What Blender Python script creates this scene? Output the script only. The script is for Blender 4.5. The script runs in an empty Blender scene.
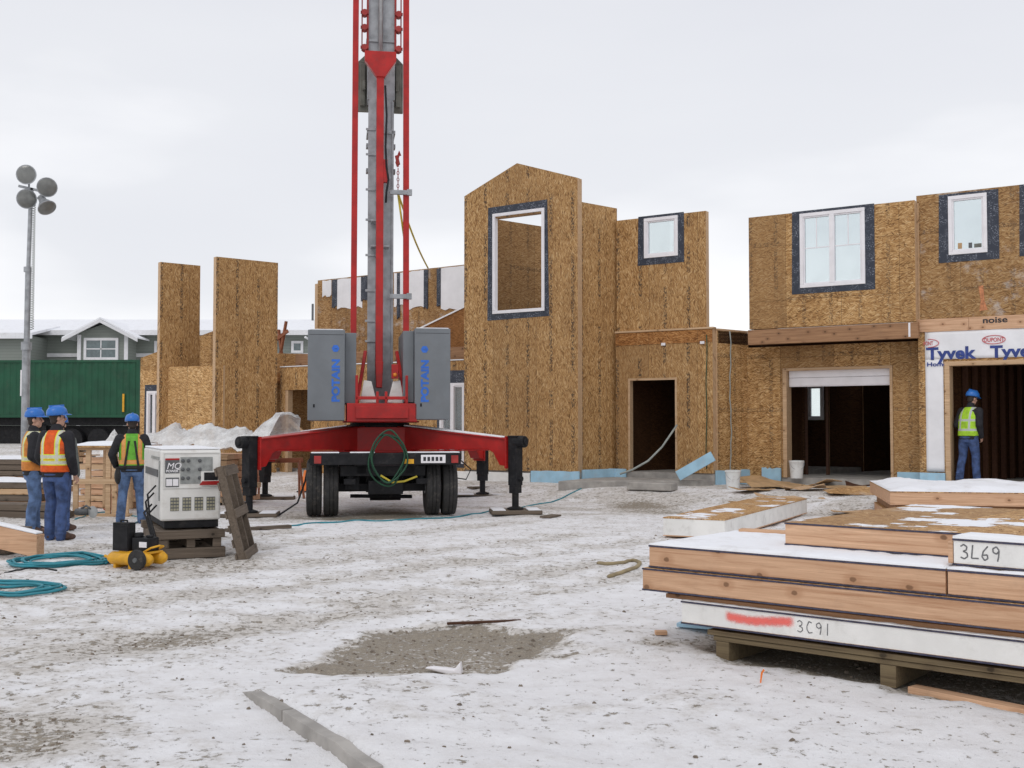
import bpy, bmesh, math, random
from mathutils import Vector, Matrix, noise
random.seed(7)
scene = bpy.context.scene
COL = scene.collection
R = math.radians
# ------------------------------------------------------------------ camera
F = 1124.0; CH = 1.58; HOR = 425.0
PITCH = math.atan((HOR-384)/F)
cam = bpy.data.cameras.new('camera'); camo = bpy.data.objects.new('camera', cam); COL.objects.link(camo)
cam.sensor_width = 36; cam.lens = 36*F/1024; cam.clip_end = 3000; cam.clip_start = .05
camo.location = (0,0,CH); camo.rotation_euler = (R(90)+PITCH, 0, 0)
scene.camera = camo
cp, sp = math.cos(PITCH), math.sin(PITCH)
def ray(px, py):
    a = (px-512)/F; b = (384-py)/F
    return Vector((a, cp-sp*b, sp+cp*b))
def at(px, py, Y):
    d = ray(px, py); t = Y/d.y
    return Vector((d.x*t, Y, CH+d.z*t))
def gnd(px, py, z=0.0):
    d = ray(px, py); t = (z-CH)/d.z
    return Vector((d.x*t, d.y*t, z))
def zat(py, Y): return at(512, py, Y).z
def plan(px, Y): return Vector(((px-512)/F*Y, Y))
# ------------------------------------------------------------------ objects
PM = {}
def Tr(x, y=None, z=None):
    return Matrix.Translation(x if y is None else (x, y, z))
def Rz(a): return Matrix.Rotation(a, 4, 'Z')
def Rx(a): return Matrix.Rotation(a, 4, 'X')
def Ry(a): return Matrix.Rotation(a, 4, 'Y')
I4 = Matrix.Identity(4)
def tag(o, label=None, cat=None, group=None, kind=None):
    if label: o['label'] = label
    if cat: o['category'] = cat
    if group: o['group'] = group
    if kind: o['kind'] = kind
    return o
def put(o, W, parent=None):
    PM[o.name] = W.copy()
    if parent is not None:
        o.parent = parent; o.matrix_basis = PM[parent.name].inverted() @ W
    else:
        o.matrix_basis = W
    return o
def empty(name, W, label, cat, group=None):
    o = bpy.data.objects.new(name, None); o.empty_display_size = .2; COL.objects.link(o)
    put(o, W); return tag(o, label, cat, group)
def copy_thing(o, W):
    def rec(s, par):
        c = s.copy(); COL.objects.link(c)
        if par is not None:
            c.parent = par; PM[c.name] = PM[par.name] @ c.matrix_basis
        for ch in KIDS.get(s.name, []): rec(ch, c); 
        return c
    c = rec(o, None); 
    put(c, W); return c
KIDS = {}
class MB:
    def __init__(s): s.v = []; s.f = []; s.m = []
    def add(s, vs, fs, m=0, M=None):
        b = len(s.v)
        s.v += [tuple((M @ Vector(v)) if M is not None else v) for v in vs]
        s.f += [tuple(b+i for i in f) for f in fs]; s.m += [m]*len(fs); return s
    def box(s, x0, x1, y0, y1, z0, z1, m=0, M=None):
        return s.add([(x0,y0,z0),(x1,y0,z0),(x1,y1,z0),(x0,y1,z0),(x0,y0,z1),(x1,y0,z1),(x1,y1,z1),(x0,y1,z1)],
                     [(3,2,1,0),(4,5,6,7),(0,1,5,4),(1,2,6,5),(2,3,7,6),(3,0,4,7)], m, M)
    def prism(s, poly, y0, y1, m=0, M=None):      # poly in xz, counter-clockwise seen from -y
        n = len(poly)
        vs = [(x,y0,z) for x,z in poly]+[(x,y1,z) for x,z in poly]
        fs = [tuple(range(n)), tuple(range(2*n-1,n-1,-1))]
        for i in range(n):
            j = (i+1)%n; fs.append((j,i,n+i,n+j))
        return s.add(vs, fs, m, M)
    def slab(s, poly, z0, z1, m=0, M=None):       # poly in xy, ccw from above
        n = len(poly)
        vs = [(p[0],p[1],z0) for p in poly]+[(p[0],p[1],z1) for p in poly]
        fs = [tuple(range(n-1,-1,-1)), tuple(range(n,2*n))]
        for i in range(n):
            j = (i+1)%n; fs.append((i,j,n+j,n+i))
        return s.add(vs, fs, m, M)
    def bar(s, p, q, w, h, m=0, up=(0,0,1), w2=None, h2=None):
        p, q = Vector(p), Vector(q); d = (q-p).normalized(); u = Vector(up)
        if abs(d.dot(u)) > .98: u = Vector((0,1,0))
        sx = d.cross(u).normalized(); sz = sx.cross(d).normalized()
        w2 = w if w2 is None else w2; h2 = h if h2 is None else h2
        vs = []
        for c, ww, hh in ((p,w,h),(q,w2,h2)):
            for a, b in ((-1,-1),(1,-1),(1,1),(-1,1)): vs.append(tuple(c+sx*a*ww/2+sz*b*hh/2))
        return s.add(vs, [(0,1,2,3),(7,6,5,4),(0,4,5,1),(1,5,6,2),(2,6,7,3),(3,7,4,0)], m)
    def tube(s, path, r, n=8, m=0, closed=False, caps=True):
        P = [Vector(p) for p in path]; N = len(P)
        rs = r if isinstance(r, (list,tuple)) else [r]*N
        ref = Vector((0,0,1)); prev = None; vs = []
        for i in range(N):
            a = P[(i-1)%N] if (closed or i > 0) else P[i]; b = P[(i+1)%N] if (closed or i < N-1) else P[i]
            d = (b-a).normalized()
            if prev is None:
                u = ref if abs(d.dot(ref)) < .95 else Vector((1,0,0))
            else: u = prev
            u = (u-d*u.dot(d)).normalized(); prev = u; w = d.cross(u)
            for k in range(n):
                t = 2*math.pi*k/n; vs.append(tuple(P[i]+(u*math.cos(t)+w*math.sin(t))*rs[i]))
        fs = []
        for i in range(N if closed else N-1):
            j = (i+1)%N
            for k in range(n):
                l = (k+1)%n; fs.append((i*n+k, i*n+l, j*n+l, j*n+k))
        if caps and not closed:
            fs.append(tuple(range(n-1,-1,-1))); fs.append(tuple(range((N-1)*n, N*n)))
        return s.add(vs, fs, m)
    def lathe(s, prof, n=20, m=0, M=None):        # prof (r,z) about z, from bottom to top
        vs = []; fs = []
        for r, z in prof:
            for k in range(n):
                t = 2*math.pi*k/n; vs.append((r*math.cos(t), r*math.sin(t), z))
        for i in range(len(prof)-1):
            for k in range(n):
                l = (k+1)%n; fs.append((i*n+k,i*n+l,(i+1)*n+l,(i+1)*n+k))
        fs.append(tuple(range(n-1,-1,-1))); fs.append(tuple(range((len(prof)-1)*n, len(prof)*n)))
        return s.add(vs, fs, m, M)
    def ball(s, c, r, m=0, n=14, M=None):
        rx, ry, rz = r if isinstance(r, (list,tuple)) else (r,r,r)
        c = Vector(c); vs = [tuple(c+Vector((0,0,-rz)))]; fs = []; k2 = n//2
        for i in range(1, k2):
            a = -math.pi/2+math.pi*i/k2
            for k in range(n):
                t = 2*math.pi*k/n
                vs.append(tuple(c+Vector((rx*math.cos(a)*math.cos(t), ry*math.cos(a)*math.sin(t), rz*math.sin(a)))))
        vs.append(tuple(c+Vector((0,0,rz))))
        for k in range(n):
            l = (k+1)%n; fs.append((0,1+l,1+k))
            for i in range(k2-2): fs.append((1+i*n+k,1+i*n+l,1+(i+1)*n+l,1+(i+1)*n+k))
            fs.append((1+(k2-2)*n+k,1+(k2-2)*n+l,len(vs)-1))
        return s.add(vs, fs, m, M)
    def mesh(s, name, mats):
        me = bpy.data.meshes.new(name); me.from_pydata(s.v, [], s.f)
        for mt in (mats if isinstance(mats, (list,tuple)) else [mats]): me.materials.append(mt)
        me.polygons.foreach_set('material_index', s.m); me.validate(); me.update(); return me
    def build(s, name, mats, parent=None, W=I4, bevel=0, smooth=False):
        o = bpy.data.objects.new(name, s.mesh(name, mats)); COL.objects.link(o)
        return finish(o, parent, W, bevel, smooth)
def finish(o, parent, W, bevel=0, smooth=False):
    put(o, W, parent)
    if parent is not None: KIDS.setdefault(parent.name, []).append(o)
    if smooth:
        for p in o.data.polygons: p.use_smooth = True
        if smooth == 'auto': o.data.set_sharp_from_angle(angle=R(40))
    if bevel:
        b = o.modifiers.new('bevel', 'BEVEL'); b.width = bevel; b.segments = 2; b.limit_method = 'ANGLE'; b.angle_limit = R(35)
    return o
def evaluated(o):
    dg = bpy.context.evaluated_depsgraph_get(); dg.update()
    return bpy.data.meshes.new_from_object(o.evaluated_get(dg))
def remesh(mb, name, mats, parent, W, voxel=.01, smooth=3, fac=.5):
    me = mb.mesh('tmp', mats); t = bpy.data.objects.new('tmp', me); COL.objects.link(t)
    m = t.modifiers.new('r', 'REMESH'); m.mode = 'VOXEL'; m.voxel_size = voxel; m.use_smooth_shade = True
    if smooth:
        k = t.modifiers.new('s', 'SMOOTH'); k.iterations = smooth; k.factor = fac
    out = evaluated(t); bpy.data.objects.remove(t); out.name = name
    out.materials.clear(); out.materials.append(mats if not isinstance(mats, (list,tuple)) else mats[0])
    o = bpy.data.objects.new(name, out); COL.objects.link(o)
    return finish(o, parent, W, 0, True)
def text(name, s, size, mat, parent, W, extrude=.001, sx=1.0, bold=0.0, shear=0.0):
    cu = bpy.data.curves.new(name, 'FONT'); cu.body = s; cu.size = size; cu.extrude = extrude; cu.offset = bold; cu.shear = shear
    cu.resolution_u = 4
    t = bpy.data.objects.new('tmp', cu); COL.objects.link(t); me = evaluated(t); bpy.data.objects.remove(t)
    me.name = name; me.transform(Matrix.Diagonal((sx,1,1,1)))
    me.materials.clear(); me.materials.append(mat)
    o = bpy.data.objects.new(name, me); COL.objects.link(o)
    return finish(o, parent, W)
UPR = Rx(R(90))
def strokes(mb, lines, w, x0, z0, sc, y, asp=1.0):
    for ln in lines:
        for a, b in zip(ln[:-1], ln[1:]):
            mb.bar((x0+a[0]*sc*asp, y, z0+a[1]*sc), (x0+b[0]*sc*asp, y, z0+b[1]*sc), w, .002, 0, (0,1,0))
# ------------------------------------------------------------------ materials
class NT:
    def __init__(s, name):
        s.m = bpy.data.materials.new(name); s.m.use_nodes = True; s.t = s.m.node_tree; s.t.nodes.clear()
        s.out = s.n('ShaderNodeOutputMaterial')
    def n(s, t, **k):
        x = s.t.nodes.new(t)
        for a, b in k.items(): setattr(x, a, b)
        return x
    def l(s, a, b): s.t.links.new(a, b)
    def setin(s, sock, v):
        if isinstance(v, bpy.types.NodeSocket): s.l(v, sock)
        else: sock.default_value = v
    def math(s, op, a, b=None, c=None, clamp=False):
        x = s.n('ShaderNodeMath', operation=op, use_clamp=clamp); s.setin(x.inputs[0], a)
        if b is not None: s.setin(x.inputs[1], b)
        if c is not None: s.setin(x.inputs[2], c)
        return x.outputs[0]
    def mix(s, f, a, b, blend='MIX'):
        x = s.n('ShaderNodeMix', data_type='RGBA', blend_type=blend); s.setin(x.inputs[0], f)
        for i, v in ((6,a),(7,b)):
            s.setin(x.inputs[i], v if isinstance(v, bpy.types.NodeSocket) else (*v[:3],1))
        return x.outputs[2]
    def obj(s): return s.n('ShaderNodeTexCoord').outputs['Object']
    def rnd(s): return s.n('ShaderNodeObjectInfo').outputs['Random']
    def map(s, vec, scale=(1,1,1), rot=(0,0,0), loc=(0,0,0)):
        x = s.n('ShaderNodeMapping'); s.l(vec, x.inputs[0]); x.inputs['Scale'].default_value = scale
        x.inputs['Rotation'].default_value = rot; x.inputs['Location'].default_value = loc; return x.outputs[0]
    def noise(s, vec, scale, detail=4, rough=.55, dist=0):
        x = s.n('ShaderNodeTexNoise'); s.l(vec, x.inputs['Vector']); x.inputs['Scale'].default_value = scale
        x.inputs['Detail'].default_value = detail; x.inputs['Roughness'].default_value = rough; x.inputs['Distortion'].default_value = dist
        return x.outputs[0]
    def ramp(s, f, stops):
        x = s.n('ShaderNodeValToRGB'); s.l(f, x.inputs[0]); e = x.color_ramp.elements
        while len(e) < len(stops): e.new(.5)
        for k, (p, c) in zip(e, stops):
            k.position = p; k.color = (*c,1) if isinstance(c, (tuple,list)) else (c,c,c,1)
        return x.outputs[0]
    def step(s, v, lo, hi):
        x = s.n('ShaderNodeMapRange', interpolation_type='SMOOTHSTEP'); s.setin(x.inputs[0], v)
        s.setin(x.inputs[1], lo); s.setin(x.inputs[2], hi); return x.outputs[0]
    def xyz(s, vec):
        x = s.n('ShaderNodeSeparateXYZ'); s.l(vec, x.inputs[0]); return x.outputs
    def comb(s, x, y, z=0.0):
        c = s.n('ShaderNodeCombineXYZ')
        for i, v in enumerate((x,y,z)): s.setin(c.inputs[i], v)
        return c.outputs[0]
    def done(s, col, rough=.6, metal=0, bump=None, bstr=.3, bdist=.01, spec=.5, **k):
        p = s.n('ShaderNodeBsdfPrincipled')
        if isinstance(col, bpy.types.NodeSocket): s.l(col, p.inputs['Base Color'])
        else: p.inputs['Base Color'].default_value = (*col[:3],1)
        s.setin(p.inputs['Roughness'], rough); s.setin(p.inputs['Metallic'], metal)
        p.inputs['Specular IOR Level'].default_value = spec
        if bump is not None:
            b = s.n('ShaderNodeBump'); b.inputs['Strength'].default_value = bstr; b.inputs['Distance'].default_value = bdist
            s.l(bump, b.inputs['Height']); s.l(b.outputs[0], p.inputs['Normal'])
        for a, v in k.items(): s.setin(p.inputs[a.replace('_',' ')], v)
        s.l(p.outputs[0], s.out.inputs[0]); return s.m
def plain(name, col, rough=.6, metal=0, var=.18, vs=6, bs=60, bstr=.12, dirt=0, dcol=(.16,.13,.1), spec=.4):
    t = NT(name); o = t.obj(); ofs = t.n('ShaderNodeVectorMath', operation='ADD'); t.l(o, ofs.inputs[0])
    t.l(t.comb(t.math('MULTIPLY', t.rnd(), 37.0), 0.0, 0.0), ofs.inputs[1]); o = ofs.outputs[0]
    n1 = t.noise(o, vs, 5); n2 = t.noise(o, bs, 3)
    c = t.mix(t.step(n1, .3, .7), [x*(1-var) for x in col], [min(1,x*(1+var)) for x in col])
    if dirt:
        n3 = t.noise(o, vs*1.7, 8, .7)
        c = t.mix(t.math('MULTIPLY', t.step(n3, .5, .72), dirt), c, dcol)
    r = t.math('ADD', t.math('MULTIPLY', n1, .2), rough-.1)
    return t.done(c, r, metal, n2, bstr, .004, spec)
def osb(name, ang=0.0, tint=(1,1,1), stamps=.8, stain=.25, old=0.0, flat=False):
    t = NT(name); s = t.xyz(t.obj()); u = t.math('ADD', s[0], t.math('MULTIPLY', s[1], .83)); w = s[1] if flat else s[2]
    if flat: u = s[0]
    v = t.comb(t.math('ADD', u, t.math('MULTIPLY', t.rnd(), 31.0)), w)
    lay = []
    for a, sc in ((R(6)+ang,(12,78,1)), (R(-24)+ang,(14,84,1)), (R(38)+ang,(16,92,1))):
        vo = t.n('ShaderNodeTexVoronoi', voronoi_dimensions='2D'); vo.inputs['Scale'].default_value = 1
        # turn first, then stretch, so every strand is a long sliver
        vv = t.map(t.map(v, (1,1,1), (0,0,a)), sc); t.l(vv, vo.inputs['Vector'])
        lay.append(t.xyz(vo.outputs['Color'])[0])
    na = t.step(t.noise(v, 7, 2), .42, .56); nb = t.step(t.noise(t.map(v, (1,1,1), (0,0,0), (9,4,0)), 8, 2), .52, .62)
    def lerp(f, a, b): return t.math('ADD', a, t.math('MULTIPLY', f, t.math('SUBTRACT', b, a)))
    k = lerp(nb, lerp(na, lay[0], lay[1]), lay[2])
    k = t.math('ADD', t.math('MULTIPLY', k, .70), t.math('MULTIPLY', t.noise(v, 1.6, 6, .65), .30))
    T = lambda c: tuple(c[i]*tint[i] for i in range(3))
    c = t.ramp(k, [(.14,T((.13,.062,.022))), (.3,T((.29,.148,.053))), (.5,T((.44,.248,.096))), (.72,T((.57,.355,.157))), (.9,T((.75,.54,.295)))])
    # 1.22 m sheets: small tint change and butt joints
    fr = t.math('FRACT', t.math('DIVIDE', t.math('ADD', u, .37), 1.22)); cell = t.math('FLOOR', t.math('DIVIDE', t.math('ADD', u, .37), 1.22))
    wn = t.n('ShaderNodeTexWhiteNoise', noise_dimensions='2D'); t.l(t.comb(cell, t.math('MULTIPLY', t.rnd(), 50.0)), wn.inputs[0])
    c = t.mix(t.math('MULTIPLY', t.math('POWER', wn.outputs[0], 2.0), .55), c, T((.25,.14,.06)))
    seam = t.math('LESS_THAN', fr, .008); c = t.mix(t.math('MULTIPLY', seam, .6), c, (.06,.035,.02))
    # stamped ink columns
    if stamps:
        st0 = t.step(t.noise(t.comb(t.math('MULTIPLY', u, 3.0), t.math('MULTIPLY', w, .35)), 1, 5, .6), .54, .66); c = t.mix(t.math('MULTIPLY', st0, .22), c, T((.15,.075,.03)))
        vv = t.comb(t.math('MULTIPLY', u, 26.0), t.math('MULTIPLY', w, 17.0))
        ink = t.step(t.noise(vv, 1, 3, .7), .47, .55)
        blk = t.step(t.noise(t.comb(cell, t.math('MULTIPLY', w, 1.3)), 1, 1), .42, .5)
        for pos in (.3, .78):
            band = t.math('MULTIPLY', t.math('GREATER_THAN', fr, pos), t.math('LESS_THAN', fr, pos+.07))
            c = t.mix(t.math('MULTIPLY', t.math('MULTIPLY', t.math('MULTIPLY', ink, band), blk), stamps), c, (.035,.03,.03))
    if abs(ang) < .1 and not flat:
        f2 = t.math('FRACT', t.math('DIVIDE', t.math('ADD', w, .55), 1.22)); ink2 = t.step(t.noise(t.comb(t.math('MULTIPLY', u, 17.0), t.math('MULTIPLY', w, 26.0)), 1, 3, .7), .49, .56)
        bl2 = t.step(t.noise(t.comb(t.math('MULTIPLY', u, .8), t.math('MULTIPLY', w, .5)), 1, 1), .46, .52)
        c = t.mix(t.math('MULTIPLY', t.math('MULTIPLY', t.math('MULTIPLY', ink2, bl2), t.math('LESS_THAN', f2, .07)), .5), c, (.035,.03,.03))
        c = t.mix(t.math('MULTIPLY', t.math('GREATER_THAN', f2, .993), .6), c, (.06,.035,.02))
    st = t.step(t.noise(t.comb(t.math('MULTIPLY', u, 1.4), t.math('MULTIPLY', w, .7)), 1, 6, .65), .5, .75)
    c = t.mix(t.math('MULTIPLY', st, stain), c, T((.2,.105,.045)))
    if old:
        fz = t.step(t.noise(t.comb(t.math('MULTIPLY', u, .9), t.math('MULTIPLY', w, .9)), 1, 8, .72), .53, .66)
        c = t.mix(t.math('MULTIPLY', fz, old), c, (.62,.6,.58))
    return t.done(c, .75, 0, k, .25, .004, .25)
def wood(name, col=(.5,.31,.17), dark=(.3,.15,.07), rough=.7, dirt=.15, knots=True):
    t = NT(name); o = t.obj(); ad = t.n('ShaderNodeVectorMath', operation='ADD'); t.l(o, ad.inputs[0])
    r = t.rnd(); t.l(t.comb(t.math('MULTIPLY', r, 21.0), t.math('MULTIPLY', r, 7.0), 0.0), ad.inputs[1]); o = ad.outputs[0]
    g = t.noise(t.map(o, (.9,30,30)), 1, 7, .66, 1.2); g2 = t.noise(t.map(o, (4,150,150)), 1, 4, .6)
    f = t.math('ADD', t.math('MULTIPLY', g, .75), t.math('MULTIPLY', g2, .25))
    c = t.ramp(f, [(.34,dark), (.47,tuple(.75*a+.25*b for a,b in zip(col,dark))), (.54,col), (.68,tuple(min(1,x*1.3) for x in col))])
    if knots:
        s = t.xyz(o); vo = t.n('ShaderNodeTexVoronoi', voronoi_dimensions='2D'); vo.inputs['Scale'].default_value = 1
        t.l(t.comb(t.math('MULTIPLY', s[0], 3.0), t.math('MULTIPLY', t.math('ADD', s[1], s[2]), 4.2)), vo.inputs['Vector'])
        kd = t.math('ADD', vo.outputs['Distance'], t.math('MULTIPLY', t.math('SUBTRACT', t.noise(o, 40, 3), .5), .05)); on = t.math('GREATER_THAN', t.xyz(vo.outputs['Color'])[0], .3)
        c = t.mix(t.math('MULTIPLY', t.math('MULTIPLY', t.math('SUBTRACT', 1.0, t.step(kd, .10, .26)), .5), on), c, dark)
        c = t.mix(t.math('MULTIPLY', t.math('MULTIPLY', t.math('SUBTRACT', 1.0, t.step(kd, .045, .085)), .9), on), c, tuple(x*.4 for x in dark))
    n3 = t.noise(o, 3.5, 7, .7)
    c = t.mix(t.math('MULTIPLY', t.step(n3, .52, .74), dirt), c, (.13,.11,.09))
    c = t.mix(t.math('MULTIPLY', r, .22), c, tuple(x*.8 for x in dark))
    return t.done(c, rough, 0, f, .3, .004, .3)
def snowmat():
    t = NT('snow'); o = t.obj(); n = t.noise(o, 14, 6, .65); n2 = t.noise(o, 90, 3)
    c = t.mix(t.step(t.noise(o, 3, 7, .7), .5, .78), (.86,.87,.9), (.7,.69,.69))
    h = t.math('ADD', n, t.math('MULTIPLY', n2, .3))
    return t.done(c, .75, 0, h, .4, .02, .3)
def tapemat():
    t = NT('flashing membrane'); s = t.xyz(t.obj()); u = s[0]; w = s[2]
    v = t.comb(u, w)
    n = t.step(t.noise(t.comb(t.math('MULTIPLY', u, 34.0), t.math('MULTIPLY', w, 46.0)), 1, 2, .6), .55, .62)
    g = t.step(t.noise(v, 5, 2), .42, .55)
    c = t.mix(t.math('MULTIPLY', t.math('MULTIPLY', n, g), .5), (.022,.028,.045), (.42,.45,.52))
    c = t.mix(t.math('MULTIPLY', t.step(t.noise(v, 8, 6, .7), .55, .7), .25), c, (.3,.32,.36))
    return t.done(c, .45, 0, t.noise(v, 20, 3), .3, .006, .5)
def glassmat():
    t = NT('glass'); a = t.n('ShaderNodeBsdfTransparent'); a.inputs[0].default_value = (.93,.97,.97,1)
    g = t.n('ShaderNodeBsdfGlossy'); g.inputs['Roughness'].default_value = .03; g.inputs[0].default_value = (.9,.95,1,1)
    fr = t.n('ShaderNodeFresnel'); fr.inputs[0].default_value = 1.5
    d = t.n('ShaderNodeBsdfTranslucent'); d.inputs[0].default_value = (.8,.86,.88,1)
    m0 = t.n('ShaderNodeMixShader'); f = t.math('ADD', .12, t.math('MULTIPLY', t.step(t.noise(t.obj(), 1.5, 3, .6), .4, .8), .06))
    t.l(f, m0.inputs[0]); t.l(a.outputs[0], m0.inputs[1]); t.l(d.outputs[0], m0.inputs[2])
    m = t.n('ShaderNodeMixShader'); t.l(fr.outputs[0], m.inputs[0]); t.l(m0.outputs[0], m.inputs[1]); t.l(g.outputs[0], m.inputs[2])
    t.l(m.outputs[0], t.out.inputs[0]); return t.m
def filmmat():
    t = NT('plastic film'); o = t.obj()
    p = t.n('ShaderNodeBsdfPrincipled'); p.inputs['Base Color'].default_value = (.88,.88,.87,1); p.inputs['Roughness'].default_value = .16
    b = t.n('ShaderNodeBump'); b.inputs['Strength'].default_value = .9; b.inputs['Distance'].default_value = .07
    t.l(t.noise(o, 7, 6, .6, 1.5), b.inputs['Height']); t.l(b.outputs[0], p.inputs['Normal'])
    tr = t.n('ShaderNodeBsdfTransparent'); m = t.n('ShaderNodeMixShader')
    t.l(t.math('ADD', .55, t.math('MULTIPLY', t.step(t.noise(o, 3, 5), .3, .7), .38)), m.inputs[0])
    t.l(tr.outputs[0], m.inputs[1]); t.l(p.outputs[0], m.inputs[2]); t.l(m.outputs[0], t.out.inputs[0]); return t.m
def siding(name, col):
    t = NT(name); s = t.xyz(t.obj()); fr = t.math('FRACT', t.math('DIVIDE', s[2], .16))
    c = t.mix(t.step(fr, .0, .12), [x*.55 for x in col], col)
    c = t.mix(t.math('MULTIPLY', t.noise(t.obj(), 2, 4), .25), c, [x*.7 for x in col])
    return t.done(c, .7, 0, fr, .5, .02, .3)
def vestmat(name, base, stripe, edge, zb, xb):
    t = NT(name); s = t.xyz(t.obj()); x, y, z = s[0], s[1], s[2]; ax = t.math('ABSOLUTE', x)
    def band(v, c, w):
        return t.math('LESS_THAN', t.math('ABSOLUTE', t.math('SUBTRACT', v, c)), w)
    mk = mo = None
    for zc in zb:
        a, b = band(z, zc, .022), band(z, zc, .036)
        mk = a if mk is None else t.math('MAXIMUM', mk, a); mo = b if mo is None else t.math('MAXIMUM', mo, b)
    if xb:
        up = t.math('GREATER_THAN', z, zb[0]); a = t.math('MULTIPLY', band(ax, xb, .02), up); b = t.math('MULTIPLY', band(ax, xb, .034), up)
        mk = t.math('MAXIMUM', mk, a); mo = t.math('MAXIMUM', mo, b)
    n = t.noise(t.obj(), 14, 4)
    c = t.mix(t.step(n, .3, .7), [q*.72 for q in base], base)
    c = t.mix(mo, c, edge); c = t.mix(mk, c, stripe)
    c = t.mix(t.math('MULTIPLY', t.step(t.noise(t.obj(), 9, 7, .7), .5, .72), .3), c, (.2,.16,.12))
    return t.done(c, .65, 0, t.noise(t.obj(), 15, 4), .8, .02, .3)
M = {}
M['osb'] = osb('strand board', R(90)); M['osbh'] = osb('strand board across', 0.0, (1,1,1), .5, .3)
M['osbl'] = osb('pale strand board', R(20), (1.22,1.25,1.3), .15, .08); M['osbo'] = osb('weathered strand board', 0, (.86,.86,.88), .4, .35, .55)
M['osbs'] = osb('worn strand board', 0, (.9,.9,.92), .3, .3, .3)
M['osbd'] = osb('damp strand board', 0.2, (.78,.6,.46), .2, .5); M['osbi'] = osb('shade tinted inner board', 0.2, (.13,.09,.07), 0, .5)  # osbi: strand board darkened, interior shade put into its colour
M['fir'] = wood('fresh fir', (.66,.42,.265), (.43,.225,.12)); M['firpale'] = wood('pale lumber', (.6,.42,.26), (.42,.25,.13), dirt=.1)
M['firdark'] = wood('damp beam wood', (.36,.2,.105), (.2,.1,.05)); M['grey wood'] = wood('weathered pallet wood', (.165,.13,.10), (.08,.062,.047), .85, .35)
M['olive wood'] = wood('treated skid wood', (.185,.14,.08), (.10,.07,.04), .85, .35); M['stud'] = wood('stud wood', (.09,.04,.022), (.05,.02,.012), knots=False)  # stud wood colour darkened to hold the shade inside the garages
M['redwood'] = wood('stained sawhorse wood', (.36,.14,.075), (.22,.08,.045))
M['snow'] = snowmat(); M['tape'] = tapemat(); M['glass'] = glassmat(); M['film'] = filmmat()
M['foam'] = plain('white foam', (.8,.79,.76), .8, 0, .06, 3, 160, .35, .3, (.35,.32,.28)); M['blue foam'] = plain('blue foam', (.36,.57,.71), .75, 0, .1, 4, 80, .15, .4, (.45,.5,.55))
M['vinyl'] = plain('white vinyl', (.82,.8,.82), .35, 0, .04, 3, 50, .03, .15, (.5,.48,.46))
M['wrap'] = plain('house wrap sheet', (.82,.82,.84), .5, 0, .05, 2, 9, .5, .12, (.5,.5,.5))
M['ink blue'] = plain('blue print', (.035,.06,.24), .6, 0, .2); M['ink red'] = plain('red print', (.55,.12,.13), .6, 0, .2); M['ink black'] = plain('black marker', (.03,.03,.035), .6, 0, .2)
M['pencil'] = plain('grey pencil', (.16,.16,.165), .7, 0, .3, 60); M['logo blue'] = plain('blue lettering', (.035,.15,.58), .5, 0, .15)
M['red'] = plain('red crane paint', (.40,.014,.012), .4, 0, .16, 4, 30, .05, .35, (.14,.03,.025)); M['red dark'] = plain('worn red paint', (.33,.03,.026), .45, 0, .2, 5, 30, .08, .4)
M['cab'] = plain('grey cabinet paint', (.175,.19,.205), .45, 0, .08, 2, 40, .04, .2, (.14,.13,.12)); M['galv'] = plain('galvanised steel', (.33,.345,.36), .5, .35, .22, 5, 25, .12, .35, (.18,.17,.15))
M['black'] = plain('black painted steel', (.016,.016,.018), .6, 0, .3, 6, 40, .1, .4, (.075,.068,.06), .2); M['rubber'] = plain('tyre rubber', (.03,.029,.029), .85, 0, .25, 9, 60, .3, .55, (.14,.12,.1))
M['olive'] = plain('grey plate', (.17,.17,.145), .6, .2, .25, 4, 30, .15, .5); M['conc'] = plain('concrete', (.36,.34,.315), .85, 0, .2, 4, 70, .4, .4, (.22,.2,.17))
M['white paint'] = plain('white machine paint', (.74,.73,.7), .4, 0, .06, 3, 40, .05, .35, (.42,.37,.3)); M['dkgrey'] = plain('dark grey panel', (.1,.105,.11), .5, 0, .2, 9, 50, .1, .3)
M['panel grey'] = plain('grey panel', (.3,.31,.3), .4, 0, .2, 14, 50, .1, .3, (.1,.1,.1))
M['beige'] = plain('beige vent', (.36,.34,.25), .6, 0, .15); M['yellow'] = plain('yellow paint', (.7,.36,.02), .4, 0, .15, 8, 40, .08, .3, (.3,.2,.06))
M['green box'] = plain('green container paint', (.008,.075,.036), .5, 0, .2, 1.5, 20, .1, .35, (.05,.09,.05)); M['siding'] = siding('grey green siding', (.255,.28,.255))
M['white trim'] = plain('white trim', (.76,.76,.78), .6, 0, .05); M['dark glass'] = plain('dark window glass', (.1,.14,.15), .12, 0, .2, spec=.8)
M['skin'] = plain('skin', (.5,.29,.21), .55, 0, .1, 20, 120, .1); M['jeans'] = plain('blue denim', (.085,.14,.26), .85, 0, .42, 9, 26, .9, .25, (.14,.16,.2))
M['jeans2'] = plain('dark denim', (.05,.085,.2), .85, 0, .42, 9, 26, .9, .15); M['dark coat'] = plain('dark coat cloth', (.02,.02,.024), .85, 0, .3, 12, 28, .9)
M['grey coat'] = plain('grey coat cloth', (.12,.13,.12), .85, 0, .25, 12, 28, .9); M['boot'] = plain('brown boot', (.09,.05,.035), .7, 0, .3, 18); M['hat'] = plain('blue hard hat', (.03,.16,.52), .3, 0, .06, 10, 60, .02, .15)
M['hair'] = plain('dark hair', (.035,.025,.02), .7, 0, .3, 40); M['leather'] = plain('black leather', (.02,.018,.017), .6, 0, .3, 15)
M['vest o'] = vestmat('orange safety vest', (.85,.12,.015), (.62,.62,.5), (.7,.75,.05), (1.06,1.14), .115)
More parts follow.
